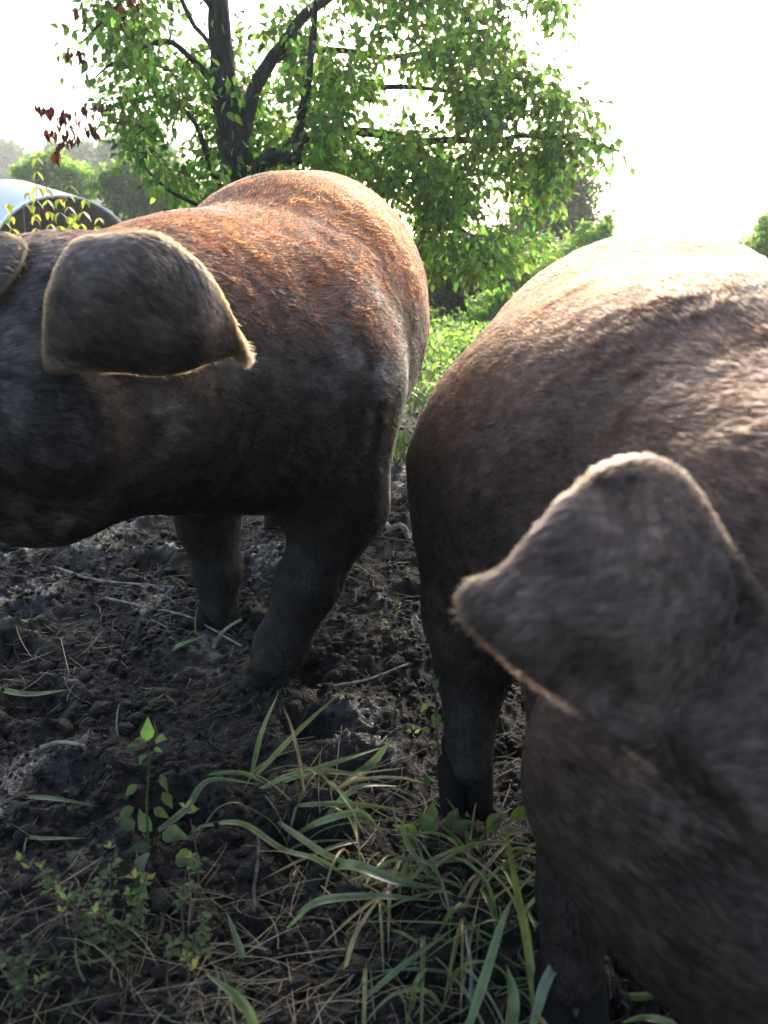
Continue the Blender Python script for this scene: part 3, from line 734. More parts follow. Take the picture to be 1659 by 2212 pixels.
def woody(name, label, cat, u, Y, blobs_uv, n, size, col, seed, trunk_r=.08, group=None, mat=None, stems=3, colvar=.3):
    """blobs_uv: (u, v, distance, radius in px across, radius in px high)"""
    X = float(P(u, 562, Y)[0]); gz = float(ground_h([X], [Y])[0])
    e_ = empty(name, (X, Y, gz), label, cat, group); O = np.array((X, Y, gz)); rr = np.random.default_rng(seed)
    bl = []
    for (bu, bv, bY, ru, rv) in blobs_uv:
        k = bY / 1720.0
        bl.append((P(bu, bv, bY), (ru * k, max(ru * k * .8, .15), rv * k)))
    link('crown', crown_mesh(bl, n, size, col, seed, mat or m_bush, 'crown', O, colvar=colvar), e_)
    t = Acc()
    for c, rad in bl[:max(stems, 1) + 2]:
        s0 = np.array([X + rr.normal(0, trunk_r), Y + rr.normal(0, trunk_r), gz - .1]); c = np.array(c)
        mid = (s0 + c) / 2 + rr.normal(0, .08, 3) * np.linalg.norm(c - s0)
        w = smooth_line([s0, mid, c, c + np.array([rr.normal(0, .3) * rad[0], 0, rad[2] * .6])], 5)
        V, F = tube(w, np.linspace(trunk_r, trunk_r * .2, len(w)), 6, .15); t.add(V, F)
    link('trunk', t.mesh('trunk', m_bark, origin=O), e_)
    return e_
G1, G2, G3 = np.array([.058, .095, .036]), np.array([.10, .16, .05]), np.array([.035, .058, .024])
woody('far_tree', 'dim blue-green hillside tree at the far left above the hut', 'tree', 20, 85, [(10, 345, 85, 60, 40), (-60, 335, 85, 60, 45), (60, 370, 85, 50, 35)], 6000, .55, G3, 101, .25)
woody('far_tree', 'hazy rounded tree top between the hut and the pear tree', 'tree', 180, 65, [(160, 345, 65, 60, 30), (215, 350, 65, 50, 32), (110, 370, 65, 50, 30)], 6000, .42, G3, 102, .22)
woody('far_tree', 'hazy tree directly left of the pear tree crown', 'tree', 260, 50, [(250, 340, 50, 50, 35), (300, 330, 50, 50, 50), (340, 380, 50, 50, 60)], 7000, .34, G1, 103, .2)
woody('bush', 'pale green bushy willow thicket behind the metal hut', 'bush', 120, 19, [(60, 390, 19, 50, 30), (120, 370, 19, 50, 35), (170, 390, 19, 50, 30), (90, 350, 19, 35, 14)], 6000, .13, G2, 104, .06)
woody('bush', 'dense mid green bush right of the hut roof', 'bush', 290, 16, [(290, 415, 16, 65, 50), (245, 400, 16, 45, 35), (340, 430, 16, 55, 45), (280, 375, 16, 40, 30), (400, 430, 16, 50, 50)], 11000, .10, G1, 105, .07)
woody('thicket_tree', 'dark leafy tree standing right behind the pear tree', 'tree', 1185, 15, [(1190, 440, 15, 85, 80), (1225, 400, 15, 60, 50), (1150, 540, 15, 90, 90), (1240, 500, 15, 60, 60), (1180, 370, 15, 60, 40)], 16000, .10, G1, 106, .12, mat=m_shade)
woody('bush', 'light green bush touching the top of the right pig', 'bush', 1250, 9.5, [(1235, 560, 9.5, 60, 45), (1285, 530, 9.5, 35, 40), (1200, 600, 9.3, 60, 50), (1150, 620, 9.3, 55, 50), (1310, 490, 9.6, 14, 35), (1260, 500, 9.6, 16, 30)], 9000, .055, G2, 107, .03)
woody('bush', 'sunlit bush at the right edge beyond the pig rump', 'bush', 1640, 9, [(1640, 560, 9, 60, 60), (1600, 590, 9, 50, 40), (1690, 540, 9, 60, 80), (1580, 560, 9, 18, 40), (1650, 480, 9, 12, 30)], 7000, .055, G2, 108, .03)
woody('bush', 'sparse light shoots above the right pig back', 'bush', 1400, 10, [(1390, 560, 10, 30, 30), (1500, 575, 10, 50, 25), (1330, 570, 10, 40, 50)], 1500, .055, G2, 109, .02)
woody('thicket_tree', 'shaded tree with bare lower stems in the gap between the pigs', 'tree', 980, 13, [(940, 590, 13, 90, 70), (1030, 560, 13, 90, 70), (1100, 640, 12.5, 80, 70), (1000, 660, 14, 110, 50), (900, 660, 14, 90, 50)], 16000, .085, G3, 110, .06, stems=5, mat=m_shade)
woody('bush', 'broad hazy bush between the pear tree and the right pig back', 'bush', 1160, 11, [(1160, 600, 11, 60, 50), (1190, 570, 11, 60, 60), (1240, 590, 11, 60, 50)], 9000, .07, G2 * .8, 114, .04)
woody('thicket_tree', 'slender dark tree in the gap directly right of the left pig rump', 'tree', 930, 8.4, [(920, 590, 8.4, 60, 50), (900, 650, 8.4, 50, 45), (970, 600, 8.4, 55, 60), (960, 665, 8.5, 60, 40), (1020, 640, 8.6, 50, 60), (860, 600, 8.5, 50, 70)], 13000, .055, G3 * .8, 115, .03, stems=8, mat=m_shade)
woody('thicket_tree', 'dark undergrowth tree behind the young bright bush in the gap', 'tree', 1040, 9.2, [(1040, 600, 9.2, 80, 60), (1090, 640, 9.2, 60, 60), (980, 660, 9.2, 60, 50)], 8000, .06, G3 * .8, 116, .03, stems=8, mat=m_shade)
woody('bush', 'young bush with bright layered leaves beside the right pig flank', 'bush', 1070, 7.6, [(1065, 665, 7.6, 45, 35), (1090, 640, 7.6, 30, 20), (1040, 690, 7.5, 30, 25), (1110, 690, 7.6, 50, 50)], 3500, .05, G2, 112, .02)
woody('bush', 'leafy undergrowth bush at the foot of the dark thicket', 'bush', 960, 6.6, [(920, 760, 6.6, 60, 25), (1000, 750, 6.8, 60, 30), (960, 790, 6.2, 70, 20)], 5000, .05, G2 * 1.1, 113, .02)

# tall shoot with paired leaves in the gap
def shoot(name, label, base_uvY, tips, leafsize, n_pairs, col, seed, mat=None, rad=.004, group=None, cat='plant', droop=0.0):
    u, Y = base_uvY; X = float(P(u, 700, Y)[0]); gz = float(ground_h([X], [Y])[0]); rr = np.random.default_rng(seed)
    e_ = empty(name, (X, Y, gz), label, cat, group); O = np.array([X, Y, gz]); st = Acc()
    T, Fq = leaf_tpl('pear'); k = 0
    for (tu, tv, tY) in tips:
        tip = P(tu, tv, tY); mid = (O + tip) / 2 + rr.normal(0, .04, 3)
        w = smooth_line([O, mid, tip], 8); V, F = tube(w, np.linspace(rad, rad * .35, len(w)), 5); st.add(V, F)
        for t in np.linspace(.25, 1, n_pairs):
            i = int(t * (len(w) - 1)); a0 = rr.uniform(0, 6.3)
            for s in (0, math.pi):
                al = np.array([math.cos(a0 + s), math.sin(a0 + s), rr.uniform(-.2, .5) - droop])
                V, F, C = scatter_leaves(w[i:i+1], al[None], np.array([[0, 0, 1.]]), leafsize * rr.uniform(.7, 1.2), col, 'pear', seed * 99 + k, .2); k += 1
                if k > 290: continue
                link('leaf', mesh_np('leaf', V, F, mat or m_bush, attrs={'col': C}, origin=O), e_)
    link('stem', st.mesh('stem', m_bark, origin=O), e_)
    return e_
shoot('tall_shoot', 'tall bright leafed shoot rising from the undergrowth beside the left pig', (930, 5.2), [(925, 668, 5.2), (975, 712, 5.15), (900, 730, 5.25)], .05, 6, G2 * 1.2, 201)
shoot('sapling', 'yellow green sapling with browned leaves in front of the metal hut', (110, 5.6), [(60, 415, 5.5), (100, 405, 5.6), (150, 400, 5.6), (185, 430, 5.6), (215, 470, 5.6), (20, 440, 5.5), (130, 430, 5.4), (160, 460, 5.5), (80, 340, 5.6), (10, 480, 5.5), (60, 470, 5.3)], .068, 14, np.array([.13, .15, .035]), 202, droop=1.3)
shoot('sapling', 'withered brown sapling twig beside the hut at the far left', (80, 5.2), [(55, 440, 5.2), (100, 455, 5.2), (140, 425, 5.2)], .045, 6, np.array([.20, .10, .05]), 203, m_dead, droop=1.5)

# low bright ground cover and grass at the edge of the mud
def cover(n, xr, yr, size, col, seed, name, label, hmax):
    r = np.random.default_rng(seed); y = r.uniform(*yr, n); x = r.uniform(*xr, n)
    m = fbm(np.stack([x, y], -1) * 1.3, 2, seed) + .35 * (y - yr[0]) / (yr[1] - yr[0]) > -.05; x, y = x[m], y[m]; n = len(x)
    z = ground_h(x, y) + r.uniform(0, 1, n) ** 1.3 * hmax * (.4 + .6 * sstep(yr[0], yr[0] + 1.2, y)) * (1 + .6 * vnoise(np.stack([x, y], -1) * 2.5, 5))
    V, F, C = scatter_leaves(np.stack([x, y, z], -1), rand_dirs(n, r) + np.array([0, 0, .1]), rand_dirs(n, r) * .5 + np.array([0, 0, 1.]), r.uniform(.6, 1.3, n) * size, col, 'small', seed, .3)
    return tag(link(name, mesh_np(name, V, F, m_bush, attrs={'col': C})), label, 'ground cover', kind='stuff')
cover(26000, (-3.5, 2.5), (4.4, 8.0), .05, G2, 301, 'undergrowth', 'bright low leafy undergrowth beyond the mud', .22)
cover(9000, (-9, 9), (8, 20), .10, G1 * 1.2, 302, 'far_undergrowth', 'green weeds covering the ground further back', .5)
def grass_field(n, xr, yr, hgt, seed, name, label, wid=.004, col=(.07, .12, .03)):
    r = np.random.default_rng(seed); x = r.uniform(*xr, n); y = r.uniform(*yr, n)
    m = fbm(np.stack([x, y], -1) * 2.2, 3, seed) > .02; x, y = x[m], y[m]; n = len(x)
    z = ground_h(x, y); K = 5; s = np.linspace(0, 1, K); h = r.uniform(.5, 1.2, n) * hgt; an = r.uniform(0, 6.28, n); ln = r.uniform(.2, 1.0, n)
    cx = x[:, None] + (np.cos(an) * ln * h)[:, None] * s ** 1.8; cy = y[:, None] + (np.sin(an) * ln * h)[:, None] * s ** 1.8
    cz = z[:, None] + h[:, None] * (s - .35 * ln[:, None] * s ** 2)
    c = np.stack([cx, cy, cz], -1); side = np.stack([-np.sin(an), np.cos(an), 0 * an], -1)[:, None] * (wid * (1 - s ** 2) + .0004)[None, :, None]
    V = np.stack([c - side, c + side], 2).reshape(n, K * 2, 3)
    f = np.array([[2*i, 2*i+1, 2*i+3, 2*i+2] for i in range(K - 1)]); F = (f[None] + (np.arange(n) * K * 2)[:, None, None]).reshape(-1, 4)
    C = np.repeat(np.array(col) * np.exp(r.normal(0, .3, (n, 1))) * np.exp(r.normal(0, .1, (n, 3))), K * 2, 0)
    return tag(link(name, mesh_np(name, V.reshape(-1, 3), F, m_grass, attrs={'col': C})), label, 'grass', kind='stuff')
grass_field(9000, (-1.5, 1.6), (3.0, 6.0), .13, 311, 'meadow_grass', 'fine green grass at the edge of the mud')
grass_field(1500, (.0, .9), (1.5, 3.2), .05, 312, 'short_grass', 'sparse short grass sprouting from the mud', .0022)

# ------------------------------------------------------------------ the arched metal hut
hc = P(150, 599, 12.0); R_, half = 1.10, 2.0
ax_ = math.radians(38); tilt = math.radians(8.5)
hut = empty('pig_hut', (hc[0], 12.0, 0), 'arched corrugated metal pig hut with dark open end at the far left', 'hut')
Oh = np.array([hc[0], 12.0, 0.0])
A = np.array([-math.sin(ax_) * math.cos(tilt), math.cos(ax_) * math.cos(tilt), math.sin(tilt)]); Sx = np.array([math.cos(ax_), math.sin(ax_), 0]); Uz = np.cross(Sx, A)
Uz = Uz if Uz[2] > 0 else -Uz
def arch_prof(Rr, drop, n=48):
    a = np.linspace(math.pi, 0, n); x = Rr * np.cos(a); z = Rr * np.sin(a)
    return np.concatenate([[[-Rr, -drop]], np.stack([x, z], -1), [[Rr, -drop]]])
m_tin, N, L, b = mat_new('galvanised_sheet'); b.inputs['Metallic'].default_value = .35; b.inputs['Roughness'].default_value = .35
nz = N.new('ShaderNodeTexNoise'); nz.inputs['Scale'].default_value = 4; nz.inputs['Detail'].default_value = 6; cr = N.new('ShaderNodeValToRGB')
cr.color_ramp.elements[0].color = (.66, .66, .65, 1); cr.color_ramp.elements[1].color = (.82, .82, .81, 1); L.new(nz.outputs[0], cr.inputs[0]); L.new(cr.outputs[0], b.inputs['Base Color'])
m_wood = bark_material('hut_boards', (.008, .006, .004), (.03, .02, .013))  # near black: the shade inside the hut is put into the boards' colour
def shell(s0, s1, r_out, r_in, ns, mat, name, corr=.012):
    ss = np.linspace(s0, s1, ns); rings = []
    for q, s in enumerate(ss):
        c = corr * math.sin(q * math.pi / 2)
        for rr_ in (r_out, r_in):
            p = arch_prof(rr_ + c, .95); rings.append(hc + A * s + p[:, :1] * Sx + p[:, 1:] * Uz)
    m = len(rings[0]); V = np.concatenate(rings); F = []
    for q in range(ns - 1):
        for kk, fl in ((0, 0), (1, 1)):
            a0 = (2 * q + kk) * m + np.arange(m - 1); b0 = (2 * (q + 1) + kk) * m + np.arange(m - 1)
            f = np.stack([a0, a0 + 1, b0 + 1, b0], 1); F.append(f[:, ::-1] if fl else f)
    for q, fl in ((0, 0), (ns - 1, 1)):
        a0 = 2 * q * m + np.arange(m - 1); f = np.stack([a0, a0 + m, a0 + m + 1, a0 + 1], 1); F.append(f[:, ::-1] if fl else f)
    return link(name, mesh_np(name, V, np.concatenate(F), mat, origin=Oh), hut)
shell(0, 2.6, R_, R_ - .012, 105, m_tin, 'roof_sheet')
shell(.05, 2.44, R_ - .025, R_ - .035, 3, m_wood, 'shade_lining', 0)  # added dark liner, its colour standing in for the shade inside the hut
shell(-.02, .05, R_ + .016, R_ - .014, 2, m_tin, 'rim', 0)
# boarded rear end and inner ribs
for q in range(9):
    x0 = -R_ + .02 + q * (2 * R_ - .04) / 9; x1 = x0 + (2 * R_ - .04) / 9 - .012
    xs = np.array([x0, x0, x1, x1]); top = [math.sqrt(max((R_ - .03) ** 2 - xx * xx, 0)) for xx in (x0, x1)]
    pr_ = [(x0, -.9), (x1, -.9), (x1, top[1]), (x0, top[0])]
    V = np.array([hc + A * s + x * Sx + z * Uz for s in (2.45, 2.48) for x, z in pr_])
    F = np.array([[0, 1, 2, 3], [7, 6, 5, 4], [0, 4, 5, 1], [1, 5, 6, 2], [2, 6, 7, 3], [3, 7, 4, 0]])
    link('board', mesh_np('board', V, F, m_wood, False, origin=Oh), hut)
V = np.array([hc + A * s + x * Sx + z * Uz for s in (.1, .16) for x, z in ((-R_ + .04, .12), (R_ - .04, .12), (R_ - .06, .30), (-R_ + .06, .30))])
link('cross_beam', mesh_np('cross_beam', V, np.array([[0, 1, 2, 3], [7, 6, 5, 4], [0, 4, 5, 1], [1, 5, 6, 2], [2, 6, 7, 3], [3, 7, 4, 0]]), m_wood, False, origin=Oh), hut)
# ------------------------------------------------------------------ litter, grass and weeds on the mud in front
def strips(n, pos, ang, length, width, col, bend, seed, colvar=.35, lift=.007, pitch=None):
    r = np.random.default_rng(seed); K = 6; s = np.linspace(0, 1, K)
    th = ang[:, None] + bend[:, None] * (s - .5) * 2
    st = length[:, None] / (K - 1)
    dx = np.cumsum(np.cos(th) * st, 1); dy = np.cumsum(np.sin(th) * st, 1)
    x = pos[:, 0, None] + dx - dx.mean(1, keepdims=True); y = pos[:, 1, None] + dy - dy.mean(1, keepdims=True)
    z0 = ground_h(x, y).reshape(x.shape)
    # stiff stalks bridge the lumps: straight line through the ends' heights
    lin = z0[:, :1] + (z0[:, -1:] - z0[:, :1]) * s + (z0 - (z0[:, :1] + (z0[:, -1:] - z0[:, :1]) * s)).max(1, keepdims=True) * .9
    z = lin + lift * r.uniform(0, 2, (n, 1))
    if pitch is not None: z = z + pitch[:, None] * length[:, None] * s
    c = np.stack([x, y, z], -1); side = np.stack([-np.sin(th), np.cos(th), 0 * th], -1) * (width[:, None] * .5 * np.array([.8, 1, 1, 1, .9, .4]))[..., None]
    side = side + np.array([0, 0, 1]) * (width * r.normal(0, .4, n))[:, None, None] * .5
    mid = c + np.array([0, 0, 1.]) * (width * .35)[:, None, None]
    V = np.stack([c - side, mid, c + side], 2).reshape(n, K * 3, 3)
    f = []
    for i in range(K - 1):
        for j in (0, 1): f.append([3*i+j, 3*i+j+1, 3*i+j+4, 3*i+j+3])
    F = (np.array(f)[None] + (np.arange(n) * K * 3)[:, None, None]).reshape(-1, 4)
    C = np.repeat(np.clip(np.asarray(col) * np.exp(r.normal(0, colvar, (n, 1))), 0, .8), K * 3, 0)
    return V.reshape(-1, 3), F, C
def litter(n, xf, yr, lr, wr, cols, seed, name, label, thr=-.1, gpow=1.5, pitch=0.0):
    r = np.random.default_rng(seed); y = yr[0] + (yr[1] - yr[0]) * r.random(n) ** gpow; x = r.uniform(-1, 1, n) * (y * xf + .25)
    m = fbm(np.stack([x, y], -1) * 3.0, 3, seed) + .18 * sstep(-.6, .3, x) > thr + r.normal(0, .12, n); x, y = x[m], y[m]; n = len(x)
    cols = np.asarray(cols); c = cols[r.integers(len(cols), size=n)]; c = np.repeat(c, 1, 0)
    V, F, C = strips(n, np.stack([x, y], -1), r.normal(.2, 1.0, n), r.uniform(*lr, n) * (.5 + r.random(n)), r.uniform(*wr, n) * np.clip(.35 + .5 * y, .5, 1.3), np.ones(3), r.normal(0, .35, n), seed, pitch=np.abs(r.normal(0, pitch, n)) if pitch else None)
    C = C * np.repeat(c, 18, 0)
    return tag(link(name, mesh_np(name, V, F, m_straw, attrs={'col': C})), label, 'litter', kind='stuff')
tan = [(.40, .30, .17), (.28, .20, .11), (.10, .07, .045), (.42, .33, .21), (.05, .038, .028), (.20, .145, .08)]
litter(9000, .62, (.45, 3.4), (.02, .12), (.0006, .0018), tan, 401, 'straw_litter', 'tan straw and dry stems trampled into the mud', .02, 1.05)
litter(7000, .62, (.42, 2.4), (.006, .035), (.0004, .0011), tan, 402, 'chaff', 'fine pale chaff and rootlets on the mud', -.1)
litter(900, .5, (.45, 2.2), (.03, .10), (.0015, .0032), [(.09, .13, .035), (.13, .16, .05), (.06, .09, .03)], 403, 'trodden_grass', 'short green grass pieces trodden flat', .10)

def blade_mesh(pts, wid, col, fold=.25, twist=0.0, seed=0, origin=None, spots=True):
    w = smooth_line(pts, 7); n = len(w); t = unit(np.gradient(w, axis=0)); s = np.linspace(0, 1, n)
    view = unit(w - CAM); side = unit(np.cross(t, np.array([0, 0, 1.0]) * .8 + -view * .6))
    nrm = np.cross(side, t); a = (twist * (s - .3))[:, None]
    sd = side * np.cos(a) + nrm * np.sin(a); nm = np.cross(sd, t)
    wd = (wid * np.clip(np.minimum(1, .55 + s * 2) * (1 - s ** 3.2), .04, 1))[:, None] * .5
    V = np.stack([w - sd * wd + nm * wd * fold, w - sd * wd * .5 + nm * wd * fold * .3, w, w + sd * wd * .5 + nm * wd * fold * .3, w + sd * wd + nm * wd * fold], 1).reshape(-1, 3)
    F = np.array([[5*i+j, 5*i+j+1, 5*i+j+6, 5*i+j+5] for i in range(n - 1) for j in range(4)])
    C = np.asarray(col) * np.exp(vnoise(V * 60, seed) * .25)[:, None] * np.tile(np.array([1.08, .95, .8, .95, 1.08]), n)[:, None]
    return mesh_np('blade', V, F, m_grass, attrs={'col': C}, origin=origin)
def G(u, v, z): 
    p = PG(u, v, z); p[2] += float(ground_h([p[0]], [p[1]])[0]) * .5; return p
gx = PG(800, 1830)
clump = empty('grass_clump', (gx[0], gx[1], 0), 'sprawling clump of long green grass between the two pigs', 'grass clump')
CO = np.array([gx[0], gx[1], 0.0])
g1, g2, g3, g4 = (.10, .135, .045), (.13, .165, .052), (.115, .15, .075), (.17, .19, .07)
B_ = [  # (u, v, height) from base to tip, width, colour
    ([(543, 1668, .0), (565, 1580, .04), (603, 1497, .09)], .010, g2), ([(555, 1668, .0), (650, 1580, .05), (760, 1472, .10)], .011, g2),
    ([(745, 1680, .02), (800, 1630, .03), (848, 1594, .05)], .018, g3), ([(700, 1760, .0), (770, 1700, .04), (862, 1690, .03)], .012, g3),
    ([(340, 1775, .01), (400, 1725, .03), (452, 1680, .04), (560, 1690, .03)], .013, g3), ([(452, 1680, .02), (520, 1665, .03), (575, 1690, .02)], .008, g2),
    ([(430, 1765, .0), (520, 1770, .02), (610, 1810, .02), (700, 1860, .02), (790, 1930, .01)], .010, g2), ([(640, 1780, .0), (700, 1745, .04), (780, 1750, .05), (830, 1790, .03)], .014, g1),
    ([(600, 1770, .0), (700, 1830, .03), (760, 1870, .02)], .012, g1), ([(690, 1860, .0), (760, 1875, .03), (860, 1895, .04), (960, 1920, .02)], .018, g3),
    ([(640, 1965, .0), (700, 1940, .03), (820, 1930, .05), (950, 1945, .03)], .013, g3), ([(620, 1990, .0), (670, 1950, .02), (690, 1935, .03)], .006, g4),
    ([(950, 1900, .0), (905, 1850, .04), (870, 1790, .07), (876, 1745, .09)], .009, g3), ([(620, 1745, .0), (740, 1722, .04), (870, 1735, .03)], .010, g1),
    ([(560, 1700, .0), (650, 1672, .03), (760, 1660, .04), (880, 1655, .03)], .010, g2), ([(600, 1690, .0), (720, 1640, .05), (830, 1600, .05)], .012, g1),
    ([(1160, 2230, .0), (1140, 2060, .06), (1112, 1890, .14), (1086, 1745, .21)], .011, (.15, .17, .05)), ([(1005, 2230, .02), (1050, 2100, .06), (1085, 1990, .10), (1112, 1925, .13)], .012, g1),
    ([(1145, 2230, .02), (1180, 2120, .06), (1225, 2065, .08), (1285, 2040, .10)], .013, g3), ([(1230, 2230, .0), (1215, 2120, .05), (1212, 2020, .10), (1223, 1930, .14)], .008, g1),
    ([(1225, 2230, .0), (1250, 2140, .05), (1235, 2020, .10), (1180, 1930, .13), (1130, 1900, .14)], .009, g3), ([(1100, 2230, .0), (1110, 2150, .03), (1095, 2080, .05)], .016, g1),
    ([(1170, 2230, .02), (1200, 2160, .03), (1230, 2110, .05)], .010, g2), ([(560, 2230, .02), (520, 2155, .05), (440, 2103, .06)], .012, g2),
    ([(790, 2150, .0), (880, 2070, .04), (990, 1990, .05)], .008, g1), ([(1330, 2160, .0), (1420, 2150, .02), (1530, 2095, .03)], .010, g2),
    ([(1480, 2240, .02), (1440, 2205, .03), (1390, 2195, .04), (1340, 2215, .03)], .010, g2), ([(890, 2180, .0), (900, 2120, .04), (925, 2085, .05)], .007, g2),
    ([(1170, 2150, .0), (1180, 2080, .03), (1150, 1990, .05)], .007, g2), ([(525, 2060, .0), (510, 2010, .02), (490, 1960, .03)], .010, g3),
]
rb = np.random.default_rng(21)
k = 0
for pts, wd, col in B_:
    link('blade', blade_mesh([G(*q) for q in pts], wd * .85, col, .3, rb.normal(0, .5), k, CO), clump); k += 1
# the many lesser blades, rooted in tufts
tufts = [(640, 1790, 12), (720, 1760, 14), (800, 1830, 16), (880, 1870, 18), (950, 1900, 22), (1010, 1880, 26), (1050, 1960, 22), (960, 2010, 14), (1100, 2060, 12), (1080, 1830, 16), (570, 1700, 8), (820, 1990, 8), (1000, 2120, 10), (900, 2120, 8), (1040, 2200, 8), (760, 2080, 5)]
for tu, tv, n in tufts:
    b0 = PG(tu, tv)
    for j in range(int(n * .42)):
        b1 = b0 + np.array([rb.normal(0, .025), rb.normal(0, .025), 0]); an = rb.uniform(0, 6.28); h = rb.uniform(.02, .08); ln = rb.uniform(.05, .15)
        d = np.array([math.cos(an), math.sin(an), 0]); b1[2] = float(ground_h([b1[0]], [b1[1]])[0]) - .004
        pts = [b1, b1 + d * ln * .3 + np.array([0, 0, h * .6]), b1 + d * ln * .8 + np.array([0, 0, h * .75]), b1 + d * ln * 1.3 + np.array([0, 0, h * rb.uniform(.2, .7)])]
        link('blade', blade_mesh(pts, rb.uniform(.002, .006), [g1, g2, g3, g4, (.25, .19, .09)][min(4, int(rb.integers(6)))], .3, rb.normal(0, .6), k, CO), clump); k += 1

# small weeds
def weed(name, label, leaves, stems, col, kind='pear', mat=None, stem_r=.0018, seed=0, stemcol=None):
    """leaves: (u, v, z, size, direction u/v, tilt); stems: lists of (u, v, z)"""
    b0 = G(*stems[0][0]); e_ = empty(name, (b0[0], b0[1], 0), label, 'plant'); O = np.array([b0[0], b0[1], 0.]); rr = np.random.default_rng(seed); st = Acc()
    for s_ in stems:
        w = smooth_line([G(*q) for q in s_], 5) if len(s_) > 1 else None
        V, F = tube(w, np.linspace(stem_r, stem_r * .5, len(w)), 5); st.add(V, F, stemcol or (.08, .09, .03))
    link('stem', st.mesh('stem', m_grass, origin=O), e_)
    for q, (u, v, z, sz, au, av, dz) in enumerate(leaves):
        sz *= .64
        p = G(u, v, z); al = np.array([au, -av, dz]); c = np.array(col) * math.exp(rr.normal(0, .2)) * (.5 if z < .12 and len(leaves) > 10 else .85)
        V, F, C = scatter_leaves(p[None], unit(al)[None], (np.array([0, -.5, .8]) + rr.normal(0, .25, 3))[None], sz, c, kind, seed * 77 + q, .1)
        link('leaf', mesh_np('leaf', V, F, mat or m_bush, attrs={'col': C}, origin=O), e_)
    return e_
lg = (.10, .16, .045)
weed('seedling', 'upright young seedling with oval leaves standing alone on the mud left of the grass clump',
     [(318, 1605, .17, .045, .05, -.3, 1), (335, 1580, .165, .034, .7, .5, .3), (318, 1592, .16, .026, -.9, .1, .3), (300, 1620, .15, .026, -1, .2, .1), (330, 1600, .15, .02, .8, .1, -.3), (315, 1630, .14, .022, -.3, .6, -.3),
      (345, 1650, .10, .04, .4, .5, -.6), (350, 1690, .08, .04, .5, .4, -.6), (295, 1680, .07, .035, -.6, .3, -.5), (330, 1730, .05, .04, .5, .2, -.2), (290, 1740, .05, .04, -.6, .3, -.3)],
     [[(322, 1850, 0), (318, 1750, .06), (322, 1640, .13), (320, 1590, .17)]], lg, seed=1, stem_r=.0022)
weed('broad_leaf_weed', 'dull mud-stained weed with broad grey-green leaves lying at the seedling foot',
     [(330, 1800, .02, .060, -.5, -.4, .3), (350, 1800, .02, .060, .9, .3, .1), (330, 1830, .02, .055, -.9, .3, .1), (310, 1850, .03, .050, .2, .8, .1), (380, 1850, .03, .055, .8, .4, .1), (290, 1800, .03, .045, -.7, -.5, .3)],
     [[(330, 1840, 0), (335, 1815, .02)]], (.055, .085, .045), seed=2)
weed('broad_leaf_weed', 'fresh green broad-leafed weed in front of the right pig hind hoof',
     [(935, 1770, .03, .050, .0, -.9, .6), (905, 1790, .03, .055, -.9, .0, .4), (960, 1780, .03, .060, .7, -.8, .3), (940, 1790, .03, .055, -.6, -.5, .5), (975, 1790, .03, .060, .9, -.2, .3), (1050, 1780, .03, .060, .8, -.7, .2), (1080, 1790, .03, .055, 1, .2, .2),
      (1020, 1800, .02, .055, .2, .8, .2), (895, 1800, .03, .05, -.5, .7, .2), (1100, 1760, .03, .06, .9, -.5, .2), (925, 1690, .08, .03, -.3, -.9, .8)],
     [[(955, 1840, 0), (945, 1790, .03)], [(1040, 1830, 0), (1050, 1790, .03)]], (.075, .125, .035), seed=3)
weed('seedling', 'thin leafy weed standing beside the right pig hind leg',
     [(940, 1480, .17, .028, .2, -.2, .8), (925, 1510, .14, .028, -.6, .4, -.6), (945, 1530, .13, .034, -.2, .5, -.6), (955, 1500, .14, .026, .7, -.1, .3), (950, 1560, .10, .026, .6, .2, -.2), (930, 1570, .09, .024, -.8, .2, .2)],
     [[(952, 1700, 0), (945, 1600, .07), (942, 1490, .17)]], lg, seed=4)
weed('seedling', 'tiny bright seedling with four leaves right of the broad wet blade',
     [(890, 1585, .02, .018, -.9, -.2, .3), (895, 1585, .02, .018, .8, -.3, .3), (893, 1588, .02, .018, .2, .8, .2), (893, 1580, .02, .016, 0, -.8, .4)], [[(892, 1600, 0), (893, 1586, .02)]], (.12, .19, .05), 'small', seed=5)
# clover-like plants at the lower left: small leaflets on thin branching stems
def clover(label, base, tips, n, seed, col, tipcol):
    b0 = G(*base); e_ = empty('clover_plant', (b0[0], b0[1], 0), label, 'plant'); O = np.array([b0[0], b0[1], 0.]); rr = np.random.default_rng(seed); st = Acc(); q = 0
    for (u, v, z) in tips:
        tp = G(u, v, z); mid = (b0 + tp) / 2 + rr.normal(0, .012, 3); w = smooth_line([b0, mid, tp], 8)
        V, F = tube(w, np.linspace(.0016, .0007, len(w)), 4); st.add(V, F, (.07, .06, .03))
        for j in range(n):
            t = rr.uniform(.35, 1.0); i = min(int(t * len(w)), len(w) - 1); c0 = w[i] + rr.normal(0, .006, 3); a0 = rr.uniform(0, 6.28); top = t > .88
            for a in (0, 2.1, 4.2):
                al = np.array([math.cos(a0 + a), math.sin(a0 + a), rr.uniform(-.2, .6) + (.9 if top else 0)])
                V, F, C = scatter_leaves(c0[None], al[None], np.array([[0, 0, 1.]]), rr.uniform(.008, .014), tipcol if top else col, 'small', seed * 1000 + q, .15); q += 1
                if q < 290: link('leaflet', mesh_np('leaflet', V, F, m_bush, attrs={'col': C}, origin=O), e_)
    link('stem', st.mesh('stem', m_grass, origin=O), e_)
cg, cy = (.075, .115, .055), (.14, .165, .06)
